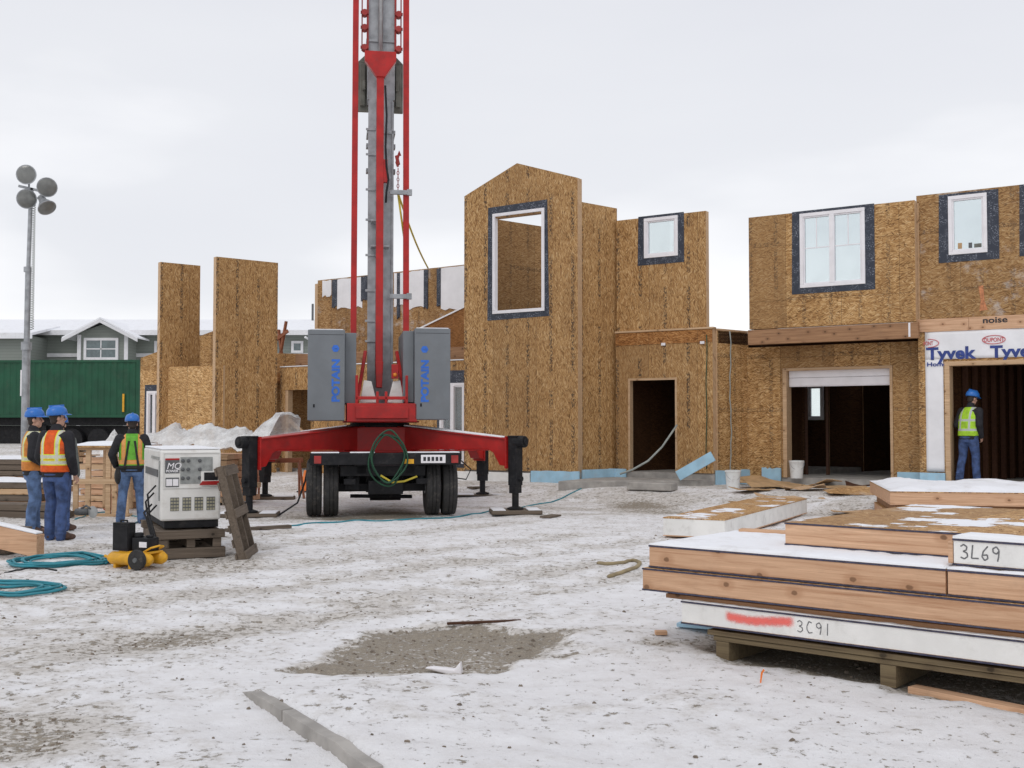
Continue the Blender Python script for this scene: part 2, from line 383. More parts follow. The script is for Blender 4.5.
M['vest g'] = vestmat('lime safety vest', (.42,.72,.04), (.5,.53,.5), (.42,.72,.04), (1.05,1.24), .1)
M['vest m'] = vestmat('green safety vest', (.16,.5,.05), (.72,.36,.12), (.75,.3,.06), (1.03,), .13); M['vest p'] = vestmat('orange edged vest', (.7,.25,.05), (.62,.62,.45), (.7,.6,.05), (1.1,), .1)
M['teal'] = plain('teal hose', (.03,.24,.3), .5, 0, .15); M['hose g'] = plain('green hose', (.012,.06,.03), .5, 0, .2); M['rope'] = plain('yellow rope', (.6,.48,.06), .7, 0, .15)
M['cord'] = plain('grey cord', (.3,.32,.3), .7, 0, .15); M['strap'] = plain('tan strap', (.3,.24,.14), .8, 0, .2); M['card'] = plain('brown sheet', (.45,.29,.15), .8, 0, .2, 3, 40, .2, .3)
M['bucket'] = plain('white bucket plastic', (.72,.73,.72), .4, 0, .06, 5, 40, .03, .3); M['orange'] = plain('orange plastic', (.8,.2,.03), .5, 0, .1); M['lens'] = plain('amber lens', (.75,.25,.03), .25, 0, .1)
M['red rust'] = plain('faded orange mark', (.5,.2,.09), .7, 0, .3, 20); M['spray0'] = plain('pink spray paint', (.85,.12,.09), .7, 0, .15); M['lamp glass'] = plain('lamp lens glass', (.16,.165,.155), .2, 0, .15, spec=.8); M['alu'] = plain('dull aluminium', (.42,.43,.43), .4, .6, .15)
# ------------------------------------------------------------------ sky and sun
w = bpy.data.worlds.new('World'); scene.world = w; w.use_nodes = True
nt = w.node_tree; nt.nodes.clear()
SUN_EL, SUN_AZ = R(48), R(200)
wo = nt.nodes.new('ShaderNodeOutputWorld'); bg = nt.nodes.new('ShaderNodeBackground'); bg.inputs[1].default_value = .1
sky = nt.nodes.new('ShaderNodeTexSky'); sky.sky_type = 'NISHITA'; sky.sun_disc = False; sky.sun_elevation = SUN_EL; sky.sun_rotation = SUN_AZ
tc = nt.nodes.new('ShaderNodeTexCoord'); mp = nt.nodes.new('ShaderNodeMapping'); mp.inputs['Scale'].default_value = (1.5,1.5,5)
no = nt.nodes.new('ShaderNodeTexNoise'); no.inputs['Scale'].default_value = 1.3; no.inputs['Detail'].default_value = 5; no.inputs['Roughness'].default_value = .45
nt.links.new(tc.outputs['Generated'], mp.inputs[0]); nt.links.new(mp.outputs[0], no.inputs['Vector'])
sx = nt.nodes.new('ShaderNodeSeparateXYZ'); nt.links.new(tc.outputs['Generated'], sx.inputs[0])
# cloud deck: thinner and brighter towards the horizon, uneven
m1 = nt.nodes.new('ShaderNodeMath'); m1.operation = 'MULTIPLY_ADD'; m1.inputs[1].default_value = .62; nt.links.new(no.outputs[0], m1.inputs[0]); nt.links.new(sx.outputs[2], m1.inputs[2])
rp = nt.nodes.new('ShaderNodeValToRGB'); e = rp.color_ramp.elements
e[0].position = .31; e[0].color = (1,1,1,1); e[1].position = .70; e[1].color = (.70,.71,.755,1)
k = e.new(.42); k.color = (.92,.922,.94,1); k = e.new(.53); k.color = (.745,.755,.79,1)
nt.links.new(m1.outputs[0], rp.inputs[0])
sc = nt.nodes.new('ShaderNodeVectorMath'); sc.operation = 'SCALE'; sc.inputs['Scale'].default_value = 10.0; nt.links.new(rp.outputs[0], sc.inputs[0])
mx = nt.nodes.new('ShaderNodeMix'); mx.data_type = 'RGBA'; mx.inputs[0].default_value = .95
nt.links.new(sky.outputs[0], mx.inputs[6]); nt.links.new(sc.outputs[0], mx.inputs[7]); nt.links.new(mx.outputs[2], bg.inputs[0]); nt.links.new(bg.outputs[0], wo.inputs[0])
sd = bpy.data.lights.new('sun', 'SUN'); sd.energy = .6; sd.angle = R(25); sd.color = (1,.96,.9)
so = bpy.data.objects.new('sun', sd); COL.objects.link(so)
# NISHITA azimuth: rotation measured from +Y clockwise
dirv = Vector((math.sin(SUN_AZ)*math.cos(SUN_EL), math.cos(SUN_AZ)*math.cos(SUN_EL), math.sin(SUN_EL)))
so.rotation_euler = dirv.to_track_quat('Z', 'Y').to_euler(); so.location = (0,-10,30)
scene.view_settings.view_transform = 'Standard'; scene.view_settings.look = 'None'; scene.view_settings.exposure = .2; scene.view_settings.gamma = 1
# ------------------------------------------------------------------ ground
def sst(a, b, x):
    t = max(0, min(1, (x-a)/(b-a))); return t*t*(3-2*t)
FD = Vector((.836,-.549)); FN = Vector((.549,.836)); FQ = Vector((1.503,25.6))
def infront(x, y): return -((x-FQ.x)*FN.x+(y-FQ.y)*FN.y)
def segd(x, y, a, b):
    ax, ay = a; bx, by = b; dx, dy = bx-ax, by-ay
    t = max(0, min(1, ((x-ax)*dx+(y-ay)*dy)/(dx*dx+dy*dy))); return math.hypot(x-ax-t*dx, y-ay-t*dy), t
def rise(x, y): return .25*(1-sst(.3, 2.8, infront(x, y)))+.5*sst(34, 48, y)
def g2(px, py): p = gnd(px, py); return (p.x, p.y)
RUTS = [(g2(-60,628), g2(640,540)), (g2(-60,600), g2(560,536)), (g2(100,650), g2(700,568)), (g2(380,505), g2(1100,520)),(g2(-60,575), g2(520,522)),(g2(150,640), g2(640,556)),(g2(250,520), g2(700,512)), (g2(-50,560), g2(300,530))]
PATCH = [g2(*p) for p in ((292,668),(330,648),(368,630),(432,624),(520,630),(575,634),(548,658),(505,666),(430,673),(350,674))]
def inpoly(x, y, P):
    c = False; j = len(P)-1
    for i in range(len(P)):
        if (P[i][1] > y) != (P[j][1] > y) and x < (P[j][0]-P[i][0])*(y-P[i][1])/(P[j][1]-P[i][1])+P[i][0]: c = not c
        j = i
    return c
def patchd(x, y):
    d = min(segd(x, y, PATCH[i], PATCH[(i+1)%len(PATCH)])[0] for i in range(len(PATCH)))
    return -d if inpoly(x, y, PATCH) else d
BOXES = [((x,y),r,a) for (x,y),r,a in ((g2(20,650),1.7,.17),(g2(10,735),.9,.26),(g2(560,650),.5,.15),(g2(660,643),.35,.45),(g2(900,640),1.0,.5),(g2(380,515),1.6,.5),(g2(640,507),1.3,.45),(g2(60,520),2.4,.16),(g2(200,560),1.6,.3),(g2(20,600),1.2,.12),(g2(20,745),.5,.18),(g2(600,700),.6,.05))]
def ground_at(x, y):
    h = rise(x, y); d = 0.0
    if -40 < x < 40 and 0 < y < 60:
        P = Vector((x, y, 0))
        n1 = noise.fractal(P*.6, 1.0, 2.0, 4); n2 = noise.fractal(P*2.6+Vector((7,0,0)), .9, 2.0, 4)
        fade = 1-sst(14, 26, y)*.6
        h += (.03*n1+.020*n2)*fade
        d = .30+.13*n1+.05*n2-.055*(1-sst(7.5,11,y))-.05*sst(-1.5,1.0,x)*(1-sst(10,15,y))
        for a, b in RUTS:
            q, t = segd(x, y, a, b); e = 1-sst(.12, .5, q+.14*noise.noise(P*1.7))
            d += .17*e; h -= .016*e
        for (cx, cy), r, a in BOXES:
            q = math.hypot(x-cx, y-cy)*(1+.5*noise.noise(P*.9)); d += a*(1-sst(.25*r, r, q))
        if 3.5 < y < 12 and -5 < x < 3:
            q = patchd(x, y)+.17*noise.fractal(P*3.2, .8, 2, 5); e = 1-sst(-.14, .10, q)
            d += .66*e; h += .012*e*n2-.015*e
        q, _ = segd(x, y, (1.95,8.0), (4.9,5.5)); d += .65*(1-sst(.45, .8, q+.15*n2)); h -= .03*(1-sst(.4, .8, q))  # mud under the panel stack, deepened to paint in the stack's shadow
        s = infront(x, y)
        d += .14*(1-sst(1.5, 5, s))
        if x < -3: d += .05
        h -= .03*max(0, d-.45)
    return h, d
KB = (g2(236,688), g2(372,778))
_ga = ground_at
def ground_at(x, y):
    h, d = _ga(x, y)
    if -4 < x < 3 and 3.5 < y < 8:
        (ax, ay), (bx, by) = KB; dx, dy = bx-ax, by-ay; L = math.hypot(dx, dy); t = ((x-ax)*dx+(y-ay)*dy)/L/L
        q = ((x-ax)*(-dy)+(y-ay)*dx)/L            # positive on the right of the kerb in the photo
        w = sst(.02, .25, t)
        if q > .015: h += .06*w*(1-sst(.25, 1.5, q))*sst(.015, .08, q)
        elif q > -.5: h -= .012*w*(1-sst(.1, .5, -q)); d -= .12*w
    return h, d
def gz(x, y): return ground_at(x, y)[0]
def axis(lo, hi, step, far, gr):
    a = []; v = lo
    while v <= hi: a.append(v); v += step
    s = step
    while a[-1] < far: s *= gr; a.append(a[-1]+s)
    return a
ys = []; v = 3.2; 
while v < 34: ys.append(v); v += max(.035, .0052*v)
s_ = .2
while v < 1500: ys.append(v); s_ *= 1.16; v += s_
lo = [3.2-.12*1.25**i*i for i in range(1, 22)][::-1]; ys = lo+ys
xs = axis(0, 4.4, .05, 13, 1.018); s_ = .16
while xs[-1] < 1500: s_ *= 1.16; xs.append(xs[-1]+s_)
xs = [-q for q in xs[:0:-1]]+xs
vs, fs, dv = [], [], []
for y in ys:
    for x in xs:
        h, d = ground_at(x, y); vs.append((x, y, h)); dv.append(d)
nx = len(xs)
for j in range(len(ys)-1):
    for i in range(nx-1): fs.append((j*nx+i, j*nx+i+1, (j+1)*nx+i+1, (j+1)*nx+i))
me = bpy.data.meshes.new('ground'); me.from_pydata(vs, [], fs)
at_ = me.attributes.new('dirt', 'FLOAT', 'POINT'); at_.data.foreach_set('value', dv)  # mud amount, plus the shadow painted under the panel stack
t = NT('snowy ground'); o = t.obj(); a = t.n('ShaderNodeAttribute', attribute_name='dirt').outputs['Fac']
na = t.noise(o, 4.5, 8, .68); nb = t.noise(o, 22, 8, .72); nc = t.noise(o, 110, 3, .6); nd = t.noise(t.map(o, (1,1.9,1), (0,0,.35)), 1.1, 7, .62); ne = t.noise(o, 10, 10, .78)
C = lambda n, k: t.math('MULTIPLY', t.math('SUBTRACT', n, .5), k)
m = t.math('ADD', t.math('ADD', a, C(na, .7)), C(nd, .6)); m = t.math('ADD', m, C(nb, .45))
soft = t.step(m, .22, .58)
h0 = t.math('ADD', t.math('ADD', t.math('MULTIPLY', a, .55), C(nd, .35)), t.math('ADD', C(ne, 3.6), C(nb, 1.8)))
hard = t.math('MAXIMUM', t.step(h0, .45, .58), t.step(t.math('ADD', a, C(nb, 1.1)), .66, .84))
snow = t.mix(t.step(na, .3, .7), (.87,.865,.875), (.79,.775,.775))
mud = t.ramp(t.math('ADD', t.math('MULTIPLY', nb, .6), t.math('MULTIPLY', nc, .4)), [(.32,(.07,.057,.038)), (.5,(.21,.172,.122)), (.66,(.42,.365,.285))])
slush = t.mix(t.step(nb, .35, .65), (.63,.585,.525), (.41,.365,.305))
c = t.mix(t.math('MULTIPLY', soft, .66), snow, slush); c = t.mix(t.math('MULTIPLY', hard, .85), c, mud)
hh = t.math('ADD', t.math('MULTIPLY', nb, .7), t.math('MULTIPLY', nc, .3)); hh = t.math('SUBTRACT', hh, t.math('MULTIPLY', hard, .25))
gm = t.done(c, t.math('SUBTRACT', .85, t.math('MULTIPLY', hard, .1)), 0, hh, .7, .035, .25)
me.materials.append(gm); me.polygons.foreach_set('use_smooth', [True]*len(fs)); me.update()
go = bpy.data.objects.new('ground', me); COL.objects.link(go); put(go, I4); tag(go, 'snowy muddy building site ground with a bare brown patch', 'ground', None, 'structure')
# loose clods and stones
rr = random.Random(3); mb = MB()
def clod(x, y, r):
    z = gz(x, y); n = 6; vs = []
    for k in range(n):
        a_ = 2*math.pi*k/n; q = r*rr.uniform(.7,1.2); vs.append((x+q*math.cos(a_), y+q*math.sin(a_), z-.004))
    for k in range(n):
        a_ = 2*math.pi*k/n+.3; q = r*rr.uniform(.35,.75); vs.append((x+q*math.cos(a_), y+q*math.sin(a_), z+r*rr.uniform(.35,.7)))
    mb.add(vs, [tuple(range(6,12))]+[(k,(k+1)%6,6+(k+1)%6,6+k) for k in range(6)])
cnt = 0
while cnt < 1700:
    y = 4.5+13*rr.random()**1.4; x = rr.uniform(-.55,.55)*y
    _, d = ground_at(x, y); d += .25*noise.noise(Vector((x*1.3,y*1.3,5)))
    if rr.random() < max(.0, (d-.42)*1.3)+.02:
        clod(x, y, min(.03, rr.uniform(.004,.013)+.012*rr.random()**6)); cnt += 1
tag(mb.build('mud_clods', plain('mud clods', (.2,.165,.13), .9, 0, .35, 12, 60, .3)), 'small clods of mud and stones scattered over the snow', 'clods', None, 'stuff')
# ------------------------------------------------------------------ building helpers
class Wall: pass
def frame2(A, B):
    d = B-A; return Tr(A.x, A.y, 0) @ Rz(math.atan2(d.y, d.x)), d.length
def upx(A, B, px):
    k = (px-512)/F; d = (B-A).normalized(); return (k*A.y-A.x)/(d.x-k*d.y)
def wall(parent, A, B, z0, top, th, mat, holes=(), name='wall', inner=None, label=None):
    """A->B left to right; holes (u0,u1,z0,z1) in metres along it; top: number or [(u,z)...]"""
    W, L = frame2(A, B)
    prof = [(0,top),(L,top)] if not isinstance(top, list) else top
    def ht(u):
        for (a, za), (b, zb) in zip(prof[:-1], prof[1:]):
            if u <= b+1e-6: return za+(zb-za)*max(0,min(1,(u-a)/(b-a)))
        return prof[-1][1]
    us = sorted(set([0,L]+[q for h in holes for q in h[:2] if 0 < q < L]+[q[0] for q in prof]))
    zs = sorted(set([z0]+[q for h in holes for q in h[2:] if q > z0])); zs.append(None)
    nu, nz = len(us), len(zs); mb = MB()
    for y in (0, th):
        for z in zs:
            for u in us: mb.v.append((u, y, ht(u) if z is None else z))
    off = nu*nz
    def solid(i, j):
        if not (0 <= i < nu-1 and 0 <= j < nz-1): return False
        uc = (us[i]+us[i+1])/2; zc = (zs[j]+(zs[j+1] if zs[j+1] is not None else ht(uc)))/2
        return not any(h[0] < uc < h[1] and h[2] < zc < h[3] for h in holes)
    def q(*f, m=0): mb.f.append(f); mb.m.append(m)
    for i in range(nu-1):
        for j in range(nz-1):
            if not solid(i, j): continue
            a, b, c, d = j*nu+i, j*nu+i+1, (j+1)*nu+i+1, (j+1)*nu+i
            q(a,b,c,d); q(off+b,off+a,off+d,off+c, m=1)
            if not solid(i-1,j): q(a,d,off+d,off+a, m=2)
            if not solid(i+1,j): q(b,off+b,off+c,c, m=2)
            if not solid(i,j-1): q(a,off+a,off+b,b, m=2)
            if not solid(i,j+1): q(d,c,off+c,off+d, m=2)
    o = mb.build(name, [mat, inner or mat, M['firpale']], parent, W)
    r = Wall(); r.W = W; r.L = L; r.A = A; r.B = B; r.o = o; r.th = th
    r.u = lambda px: upx(A, B, px); r.z = lambda px, py: zat(py, (A+(B-A).normalized()*upx(A, B, px)).y)
    if label: o['label'] = label
    return r
def rect_frame(mb, u0, u1, v0, v1, w, y0, y1, m=0):
    mb.box(u0, u1, y0, y1, v0, v0+w, m); mb.box(u0, u1, y0, y1, v1-w, v1, m)
    mb.box(u0, u0+w, y0, y1, v0+w, v1-w, m); mb.box(u1-w, u1, y0, y1, v0+w, v1-w, m)
def window(parent, wl, u0, u1, v0, v1, tape=(.16,.16,.16,.2), mull=0, grid=False, glass=True, label=None, y0=-.03, skew=0):
    mb = MB(); rect_frame(mb, u0, u1, v0, v1, .075, y0, .09)
    if glass: rect_frame(mb, u0+.075, u1-.075, v0+.075, v1-.075, .03, y0+.02, .07)
    n = mull+1; ww = (u1-u0)
    for k in range(mull): c = u0+ww*(k+1)/n; mb.box(c-.055, c+.055, y0-.004, .088, v0+.075, v1-.075)
    if grid:
        for k in range(n):
            a = u0+ww*k/n+(.075 if k == 0 else .055); b = u0+ww*(k+1)/n-(.075 if k == n-1 else .055); zm = v0+(v1-v0)*.53
            mb.box(a, b, .012, .028, zm-.012, zm+.012); mb.box((a+b)/2-.012, (a+b)/2+.012, .013, .027, zm+.012, v1-.1)
    f = mb.build('window', M['vinyl'], parent, wl.W, .006)
    if label: f['label'] = label
    if glass:
        for k in range(n):
            a = u0+ww*k/n+.06; b = u0+ww*(k+1)/n-.06
            MB().box(a, b, .03, .036, v0+.09, v1-.09).build('pane', M['glass'], f, wl.W)
    l, r, b, t_ = tape; tp = MB(); j = random.Random(int(u0*100))
    o0 = [(u0-l, v0-b), (u1+r, v0-b+skew*.5), (u1+r-skew, v1+t_), (u0-l+.02, v1+t_-.5*skew)]
    i0 = [(u0+.01, v0+.01), (u1-.01, v0+.01), (u1-.01, v1-.01), (u0+.01, v1-.01)]
    for k in range(4):
        a_, b_ = o0[k], o0[(k+1)%4]; c_, d_ = i0[(k+1)%4], i0[k]
        tp.prism([a_, b_, c_, d_], -.008-.001*(k%2), -.002)
    tp.build('flashing_tape', M['tape'], f, wl.W)
    return f
# ------------------------------------------------------------------ the row house (tower, entry, two garages)
BD = Vector((.753,.658))                    # direction of the side walls
def PL(C, px): Y = C/(px+1200.0); return plan(px, Y)
H0 = .5
hb = empty('unfinished_house', Tr(2.6,25.5,0.1), 'unfinished strand board row house with gabled tower, dark entry and two open garages', 'house')
TC = 45517
A, B = PL(TC,464), PL(TC,578); L = (B-A).length
wt = wall(hb, A, B, H0, [(0,7.18),((PL(TC,517)-A).length,7.8),(L,7.25)], .2, M['osb'], name='gable_wall',
          holes=[(upx(A,B,493), upx(A,B,545), zat(312,26.6), zat(213,26.2))])
window(hb, wt, wt.u(493), wt.u(545), wt.z(519,312.5), wt.z(519,211), (.16,.12,.15,.19), 0, False, False, 'empty white window frame in the gabled tower', -.04, .05)
SA = plan(580,25.8); SB = SA+BD*1.25
ws = wall(hb, SA+BD*.02, SB, H0, 6.74, .16, M['osb'], name='side_wall')
wall(hb, A+BD*.25, A+BD*6, H0, 6.74, .16, M['osbh'], name='side_wall')
MB().box(-.02, .03, -.005, 1.27, 0, 0).build  # (no-op)
EC = 48150; LC = 47950
A, B = PL(EC,617), PL(EC,707)
we = wall(hb, A, B, 3.75, 6.42, .16, M['osb'], holes=[(upx(A,B,645), upx(A,B,679), zat(257,25.9), zat(217,25.9))])
window(hb, we, we.u(645), we.u(679), we.z(662,257), we.z(662,217), (.17,.15,.16,.06), 0, False, True, 'small square window with black flashing above the entry')
A, B = PL(LC,616), PL(LC,713)
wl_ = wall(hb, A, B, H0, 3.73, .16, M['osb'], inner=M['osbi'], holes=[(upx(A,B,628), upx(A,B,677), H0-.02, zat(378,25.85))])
mb = MB(); mb.box(-.01, wl_.L+.02, -.03, .17, 3.735, 3.775); mb.build('ledge_board', M['firpale'], hb, wl_.W)
mb = MB(); mb.box(0, wl_.L, -.012, -.002, 3.44, 3.73); rb_ = mb.build('rim_board', M['osbd'], hb, wl_.W)
for px in (664,703):
    u = wl_.u(px); MB().box(u-.05, u+.05, -.03, -.013, 3.40, 3.46).build('clip', M['vinyl'], rb_, wl_.W)
u0, u1 = wl_.u(628), wl_.u(677); zt = wl_.z(650,378)
mb = MB(); mb.box(u0+.002, u0+.05, .0, .158, H0, zt-.002); mb.box(u1-.05, u1-.002, .0, .158, H0, zt-.002); mb.box(u0+.05, u1-.05, .0, .158, zt-.05, zt-.002)
dr = mb.build('doorway', M['firpale'], hb, wl_.W); dr['label'] = 'open entry doorway framed in pale lumber'
RA = PL(LC,713)+BD*.0; RB = RA+BD*1.30
wr = wall(hb, RA+BD*.16, RB, .45, 3.70, .16, M['osbh'], inner=M['osbi'], name='side_wall')
MB().box(.0, wr.L-.02, -.03, .17, 3.705, 3.745).build('ledge_board', M['firpale'], hb, wr.W)
# garage with overhanging upper storey
GC = 50400; BC = 49000; HC = 49400
A, B = PL(GC,745), PL(GC,921)
gh = (upx(A,B,783), upx(A,B,893), .38, 2.86)
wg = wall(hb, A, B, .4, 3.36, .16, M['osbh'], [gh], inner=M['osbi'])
mb = MB(); u0, u1, _, zt = gh
mb.box(u0+.002, u0+.09, -.02, .3, .4, zt-.002); mb.box(u1-.06, u1-.002, -.02, .3, .4, zt-.002); mb.box(u0+.09, u1-.06, -.02, .3, zt-.06, zt-.002)
gfr = mb.build('garage_frame', M['firpale'], hb, wg.W)
mb = MB()
for k in range(2):
    mb.box(u0+.1, u1-.07, .12, .16, 2.46+.185*k, 2.46+.185*k+.18)
mb.box(u0+.1, u1-.07, .125, .155, 2.44, 2.46)
gd = mb.build('garage_door', M['vinyl'], hb, wg.W, .012); gd['label'] = 'white sectional garage door rolled almost fully up'
A, B = PL(BC,750), PL(BC,917)
wh = (upx(A,B,801.5), upx(A,B,867), zat(286,24.1), zat(209,23.9))
wb = wall(hb, A, B, 3.72, 6.24, .16, M['osbh'], [wh], name='upper_wall')
window(hb, wb, *wh, (.19,.2,.13,.06), 1, True, True, 'double casement window with black flashing over the garage')
wall(hb, A+BD*.01+FD*.16, A+BD*.8+FD*.16, 3.72, 6.24, .16, M['osbh'], name='side_wall')
wall(hb, B+BD*.17, B+BD*.6, 3.72, 6.2, .16, M['osbh'], name='side_wall')
mb = MB(); mb.box(-.02, wb.L+.05, -.05, .1, 3.37, 3.70); bm = mb.build('beam', M['firdark'], hb, wb.W, .008)
MB().box(wb.L-.14, wb.L-.10, -.056, -.05, 3.40, 3.69).build('joist_strap', M['vinyl'], bm, wb.W)
mb = MB(); mb.box(0, wb.L, .1, .85, 3.60, 3.68); mb.build('soffit', M['osbd'], hb, wb.W)
# right house
A, B = PL(HC,919), PL(HC,1165)
A2, B2 = A, B
rh = [(upx(A,B,951), upx(A,B,990), zat(254,22.8), zat(193,22.6)), (upx(A,B,1033), upx(A,B,1072), zat(247,22), zat(185,22))]
wu = wall(hb, A, B, 3.77, 6.36, .16, M['osbo'], rh, name='upper_wall')
for h, l in zip(rh, ('small window with black flashing over the house wrap', 'window cut by the right edge of the photo')): 
    window(hb, wu, *h, (.2,.22,.15,.05), 0, False, True, l)
f = KIDS[hb.name][-1]
for hh_ in KIDS[hb.name]:
    if hh_.get('label') == 'small window with black flashing over the house wrap': f = hh_
pn = KIDS[f.name][0]; zz_ = wu.z(970,248)
for px, ww_, hh_, mm in ((962,.08,.12,'card'),(972.5,.07,.11,'dkgrey'),(980,.14,.08,'olive')): u = wu.u(px); MB().box(u-ww_/2, u+ww_/2, .022, .029, zz_, zz_+hh_).build('sticker', M[mm], f, wu.W)
u = wu.u(984); v = wu.z(984,306); mb = MB(); mb.prism([(u-.06,v-.1),(u+.1,v-.08),(u+.04,v+.1),(u+.02,v+.42),(u-.07,v+.40),(u-.03,v+.12)], -.004, -.001); mb.build('spray_mark', M['red rust'], hb, wu.W)
mb = MB(); mb.box(0, 1.0, -.03, .1, 3.50, 3.765); mb.box(1.004, 4.2, -.032, .1, 3.50, 3.765); mb.build('beam', M['fir'], hb, wu.W, .006)
tb = wu.u(985)
text('lettering', 'noise', .17, M['ink black'], KIDS[hb.name][-1], wu.W @ Tr(wu.u(984), -.034, 3.63) @ UPR, .001, 1.3, .004)
gh2 = (upx(A,B,945), upx(A,B,1110), .38, 2.88)
wx = wall(hb, A, B, .4, 3.495, .16, M['osbh'], [gh2], inner=M['osbi'])
u0, u1, _, zt = gh2
mb = MB(); mb.box(u0+.002, u0+.1, -.03, .3, .4, zt-.002); mb.box(u1-.08, u1-.002, -.03, .3, .4, zt-.002); mb.box(u0+.1, u1-.08, -.03, .3, zt-.09, zt-.002)
mb.build('garage_frame', M['firpale'], hb, wx.W)
# house wrap: leg and head in one sheet
mb = MB(); ul = wx.u(926); us_ = wx.u(944)
def sheet(u0, u1, v0, v1, nu, nv):
    vs = []; 
    for j in range(nv+1):
        for i in range(nu+1):
            u = u0+(u1-u0)*i/nu; v = v0+(v1-v0)*j/nv
            vs.append((u, -.014-.010*noise.noise(Vector((u*2.2, v*2.2, 1))), v))
    return vs, [(j*(nu+1)+i, j*(nu+1)+i+1, (j+1)*(nu+1)+i+1, (j+1)*(nu+1)+i) for j in range(nv) for i in range(nu)]
mb.add(*sheet(ul, us_, .62, 2.93, 6, 24)); mb.add(*sheet(ul, 4.4, 2.93, 3.5, 40, 8))
hw = mb.build('house_wrap', M['wrap'], hb, wx.W, 0, True)
so_ = hw.modifiers.new('solid', 'SOLIDIFY'); so_.thickness = .002; so_.offset = 1
def wtext(s, px, py0, py1, mat, sx=1.0, bold=.006, cap=.7):
    u = wx.u(px); zb = wx.z(px, py0); h = abs(wx.z(px, py1)-zb); text('lettering', s, h/cap, mat, hw, wx.W @ Tr(u, -.028, zb) @ UPR, .001, sx, bold)
wtext('Tyvek', 927.5, 359.5, 348, M['ink blue'], 1.12, .012); wtext('Home', 927.5, 366.5, 362.5, M['ink blue'], 1.35, .003)
wtext('Tyvek', 991.5, 357.5, 346, M['ink blue'], 1.12, .012); wtext('Home', 991.5, 362.5, 360.6, M['ink blue'], 1.1, .003)
for px, py in ((929,343.5),(995,339.7)):
    u = wx.u(px); zc = wx.z(px, py); mb = MB(); N = 28
    a0 = -math.pi/2 if px < 940 else -math.pi; a1 = math.pi/2 if px < 940 else math.pi
    pts = [(u+.215*math.cos(a0+(a1-a0)*k/N), -.029, zc+.085*math.sin(a0+(a1-a0)*k/N)) for k in range(N+1)]
    mb.tube(pts, .008, 5, 0); mb.build('logo_oval', M['ink red'], hw, wx.W)
    if px > 940: text('lettering', 'DUPONT', .115, M['ink red'], hw, wx.W @ Tr(u-.19, -.029, zc-.04) @ UPR, .001, .8, .002)
    else: text('lettering', 'PONT', .115, M['ink red'], hw, wx.W @ Tr(u-.09, -.029, zc-.04) @ UPR, .001, .62, .002)
# footing, floors, back walls
def quadslab(P, z0, z1, name, mat, bevel=0):
    c = sum((Vector(p) for p in P), Vector((0,0)))/len(P)
    return MB().slab([(p[0]-c.x, p[1]-c.y) for p in P], z0, z1).build(name, mat, hb, Tr(c.x, c.y, 0), bevel)
tl = PL(TC,464); tr = PL(TC,578); el = PL(LC,618); er = PL(LC,713); gl = PL(GC,757); gr = PL(GC,921); hl = PL(HC,919); hr = PL(HC,1165)
e_ = .04
quadslab([tl+BD*.05, tr+BD*.05, tr+BD*6, tl+BD*6], -.3, H0-.004, 'foundation', M['conc'])
quadslab([el+BD*.03, er+BD*.03, er+BD*6, el+BD*6], -.3, H0-.008, 'floor_slab', M['conc'])
quadslab([gl+BD*.03, gr+BD*.03, gr+BD*6.5, gl+BD*6.5], -.3, .40, 'floor_slab', M['conc'])
quadslab([hl+BD*.03, hr+BD*.03, hr+BD*6.5, hl+BD*6.5], -.3, .394, 'floor_slab', M['conc'])
quadslab([tl+BD*.3+FD*.3, tr+BD*.3-FD*.3, tr+BD*6-FD*.3, tl+BD*6+FD*.3], 3.2, 3.4, 'floor_deck', M['osbi'])
quadslab([el+BD*.2, er+BD*.2, er+BD*5.8, el+BD*5.8], 3.42, 3.69, 'floor_deck', M['osbi'])
quadslab([gl+BD*.2, gr+BD*.2, gr+BD*6, gl+BD*6], 3.38, 3.66, 'floor_deck', M['osbi'])
quadslab([hl+BD*.2, hr+BD*.2, hr+BD*6, hl+BD*6], 3.4, 3.68, 'floor_deck', M['osbi'])
for a, b, z in ((tl,tr,3.2),(el,er,3.42),(gl,gr,3.38),(hl,hr,3.4)):
    A_, B_ = a+BD*6.1, b+BD*6.1; hh_ = []
    if a is el: hh_ = [(upx(A_,B_,807), upx(A_,B_,824), zat(420,29.4), zat(384,29.4))]
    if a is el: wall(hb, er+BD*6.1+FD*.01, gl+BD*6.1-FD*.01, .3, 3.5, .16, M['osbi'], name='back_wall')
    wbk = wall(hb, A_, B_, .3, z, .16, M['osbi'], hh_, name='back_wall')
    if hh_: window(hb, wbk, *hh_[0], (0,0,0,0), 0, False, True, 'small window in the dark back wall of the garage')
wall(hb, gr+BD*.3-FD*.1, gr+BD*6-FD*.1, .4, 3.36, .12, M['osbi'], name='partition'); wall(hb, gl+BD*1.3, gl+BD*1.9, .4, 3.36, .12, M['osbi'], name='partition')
wall(hb, el+BD*.3, el+BD*6, .4, 3.36, .12, M['osbi'], name='partition'); wall(hb, hr+BD*.3, hr+BD*6, .4, 3.36, .12, M['osbi'], name='side_wall')
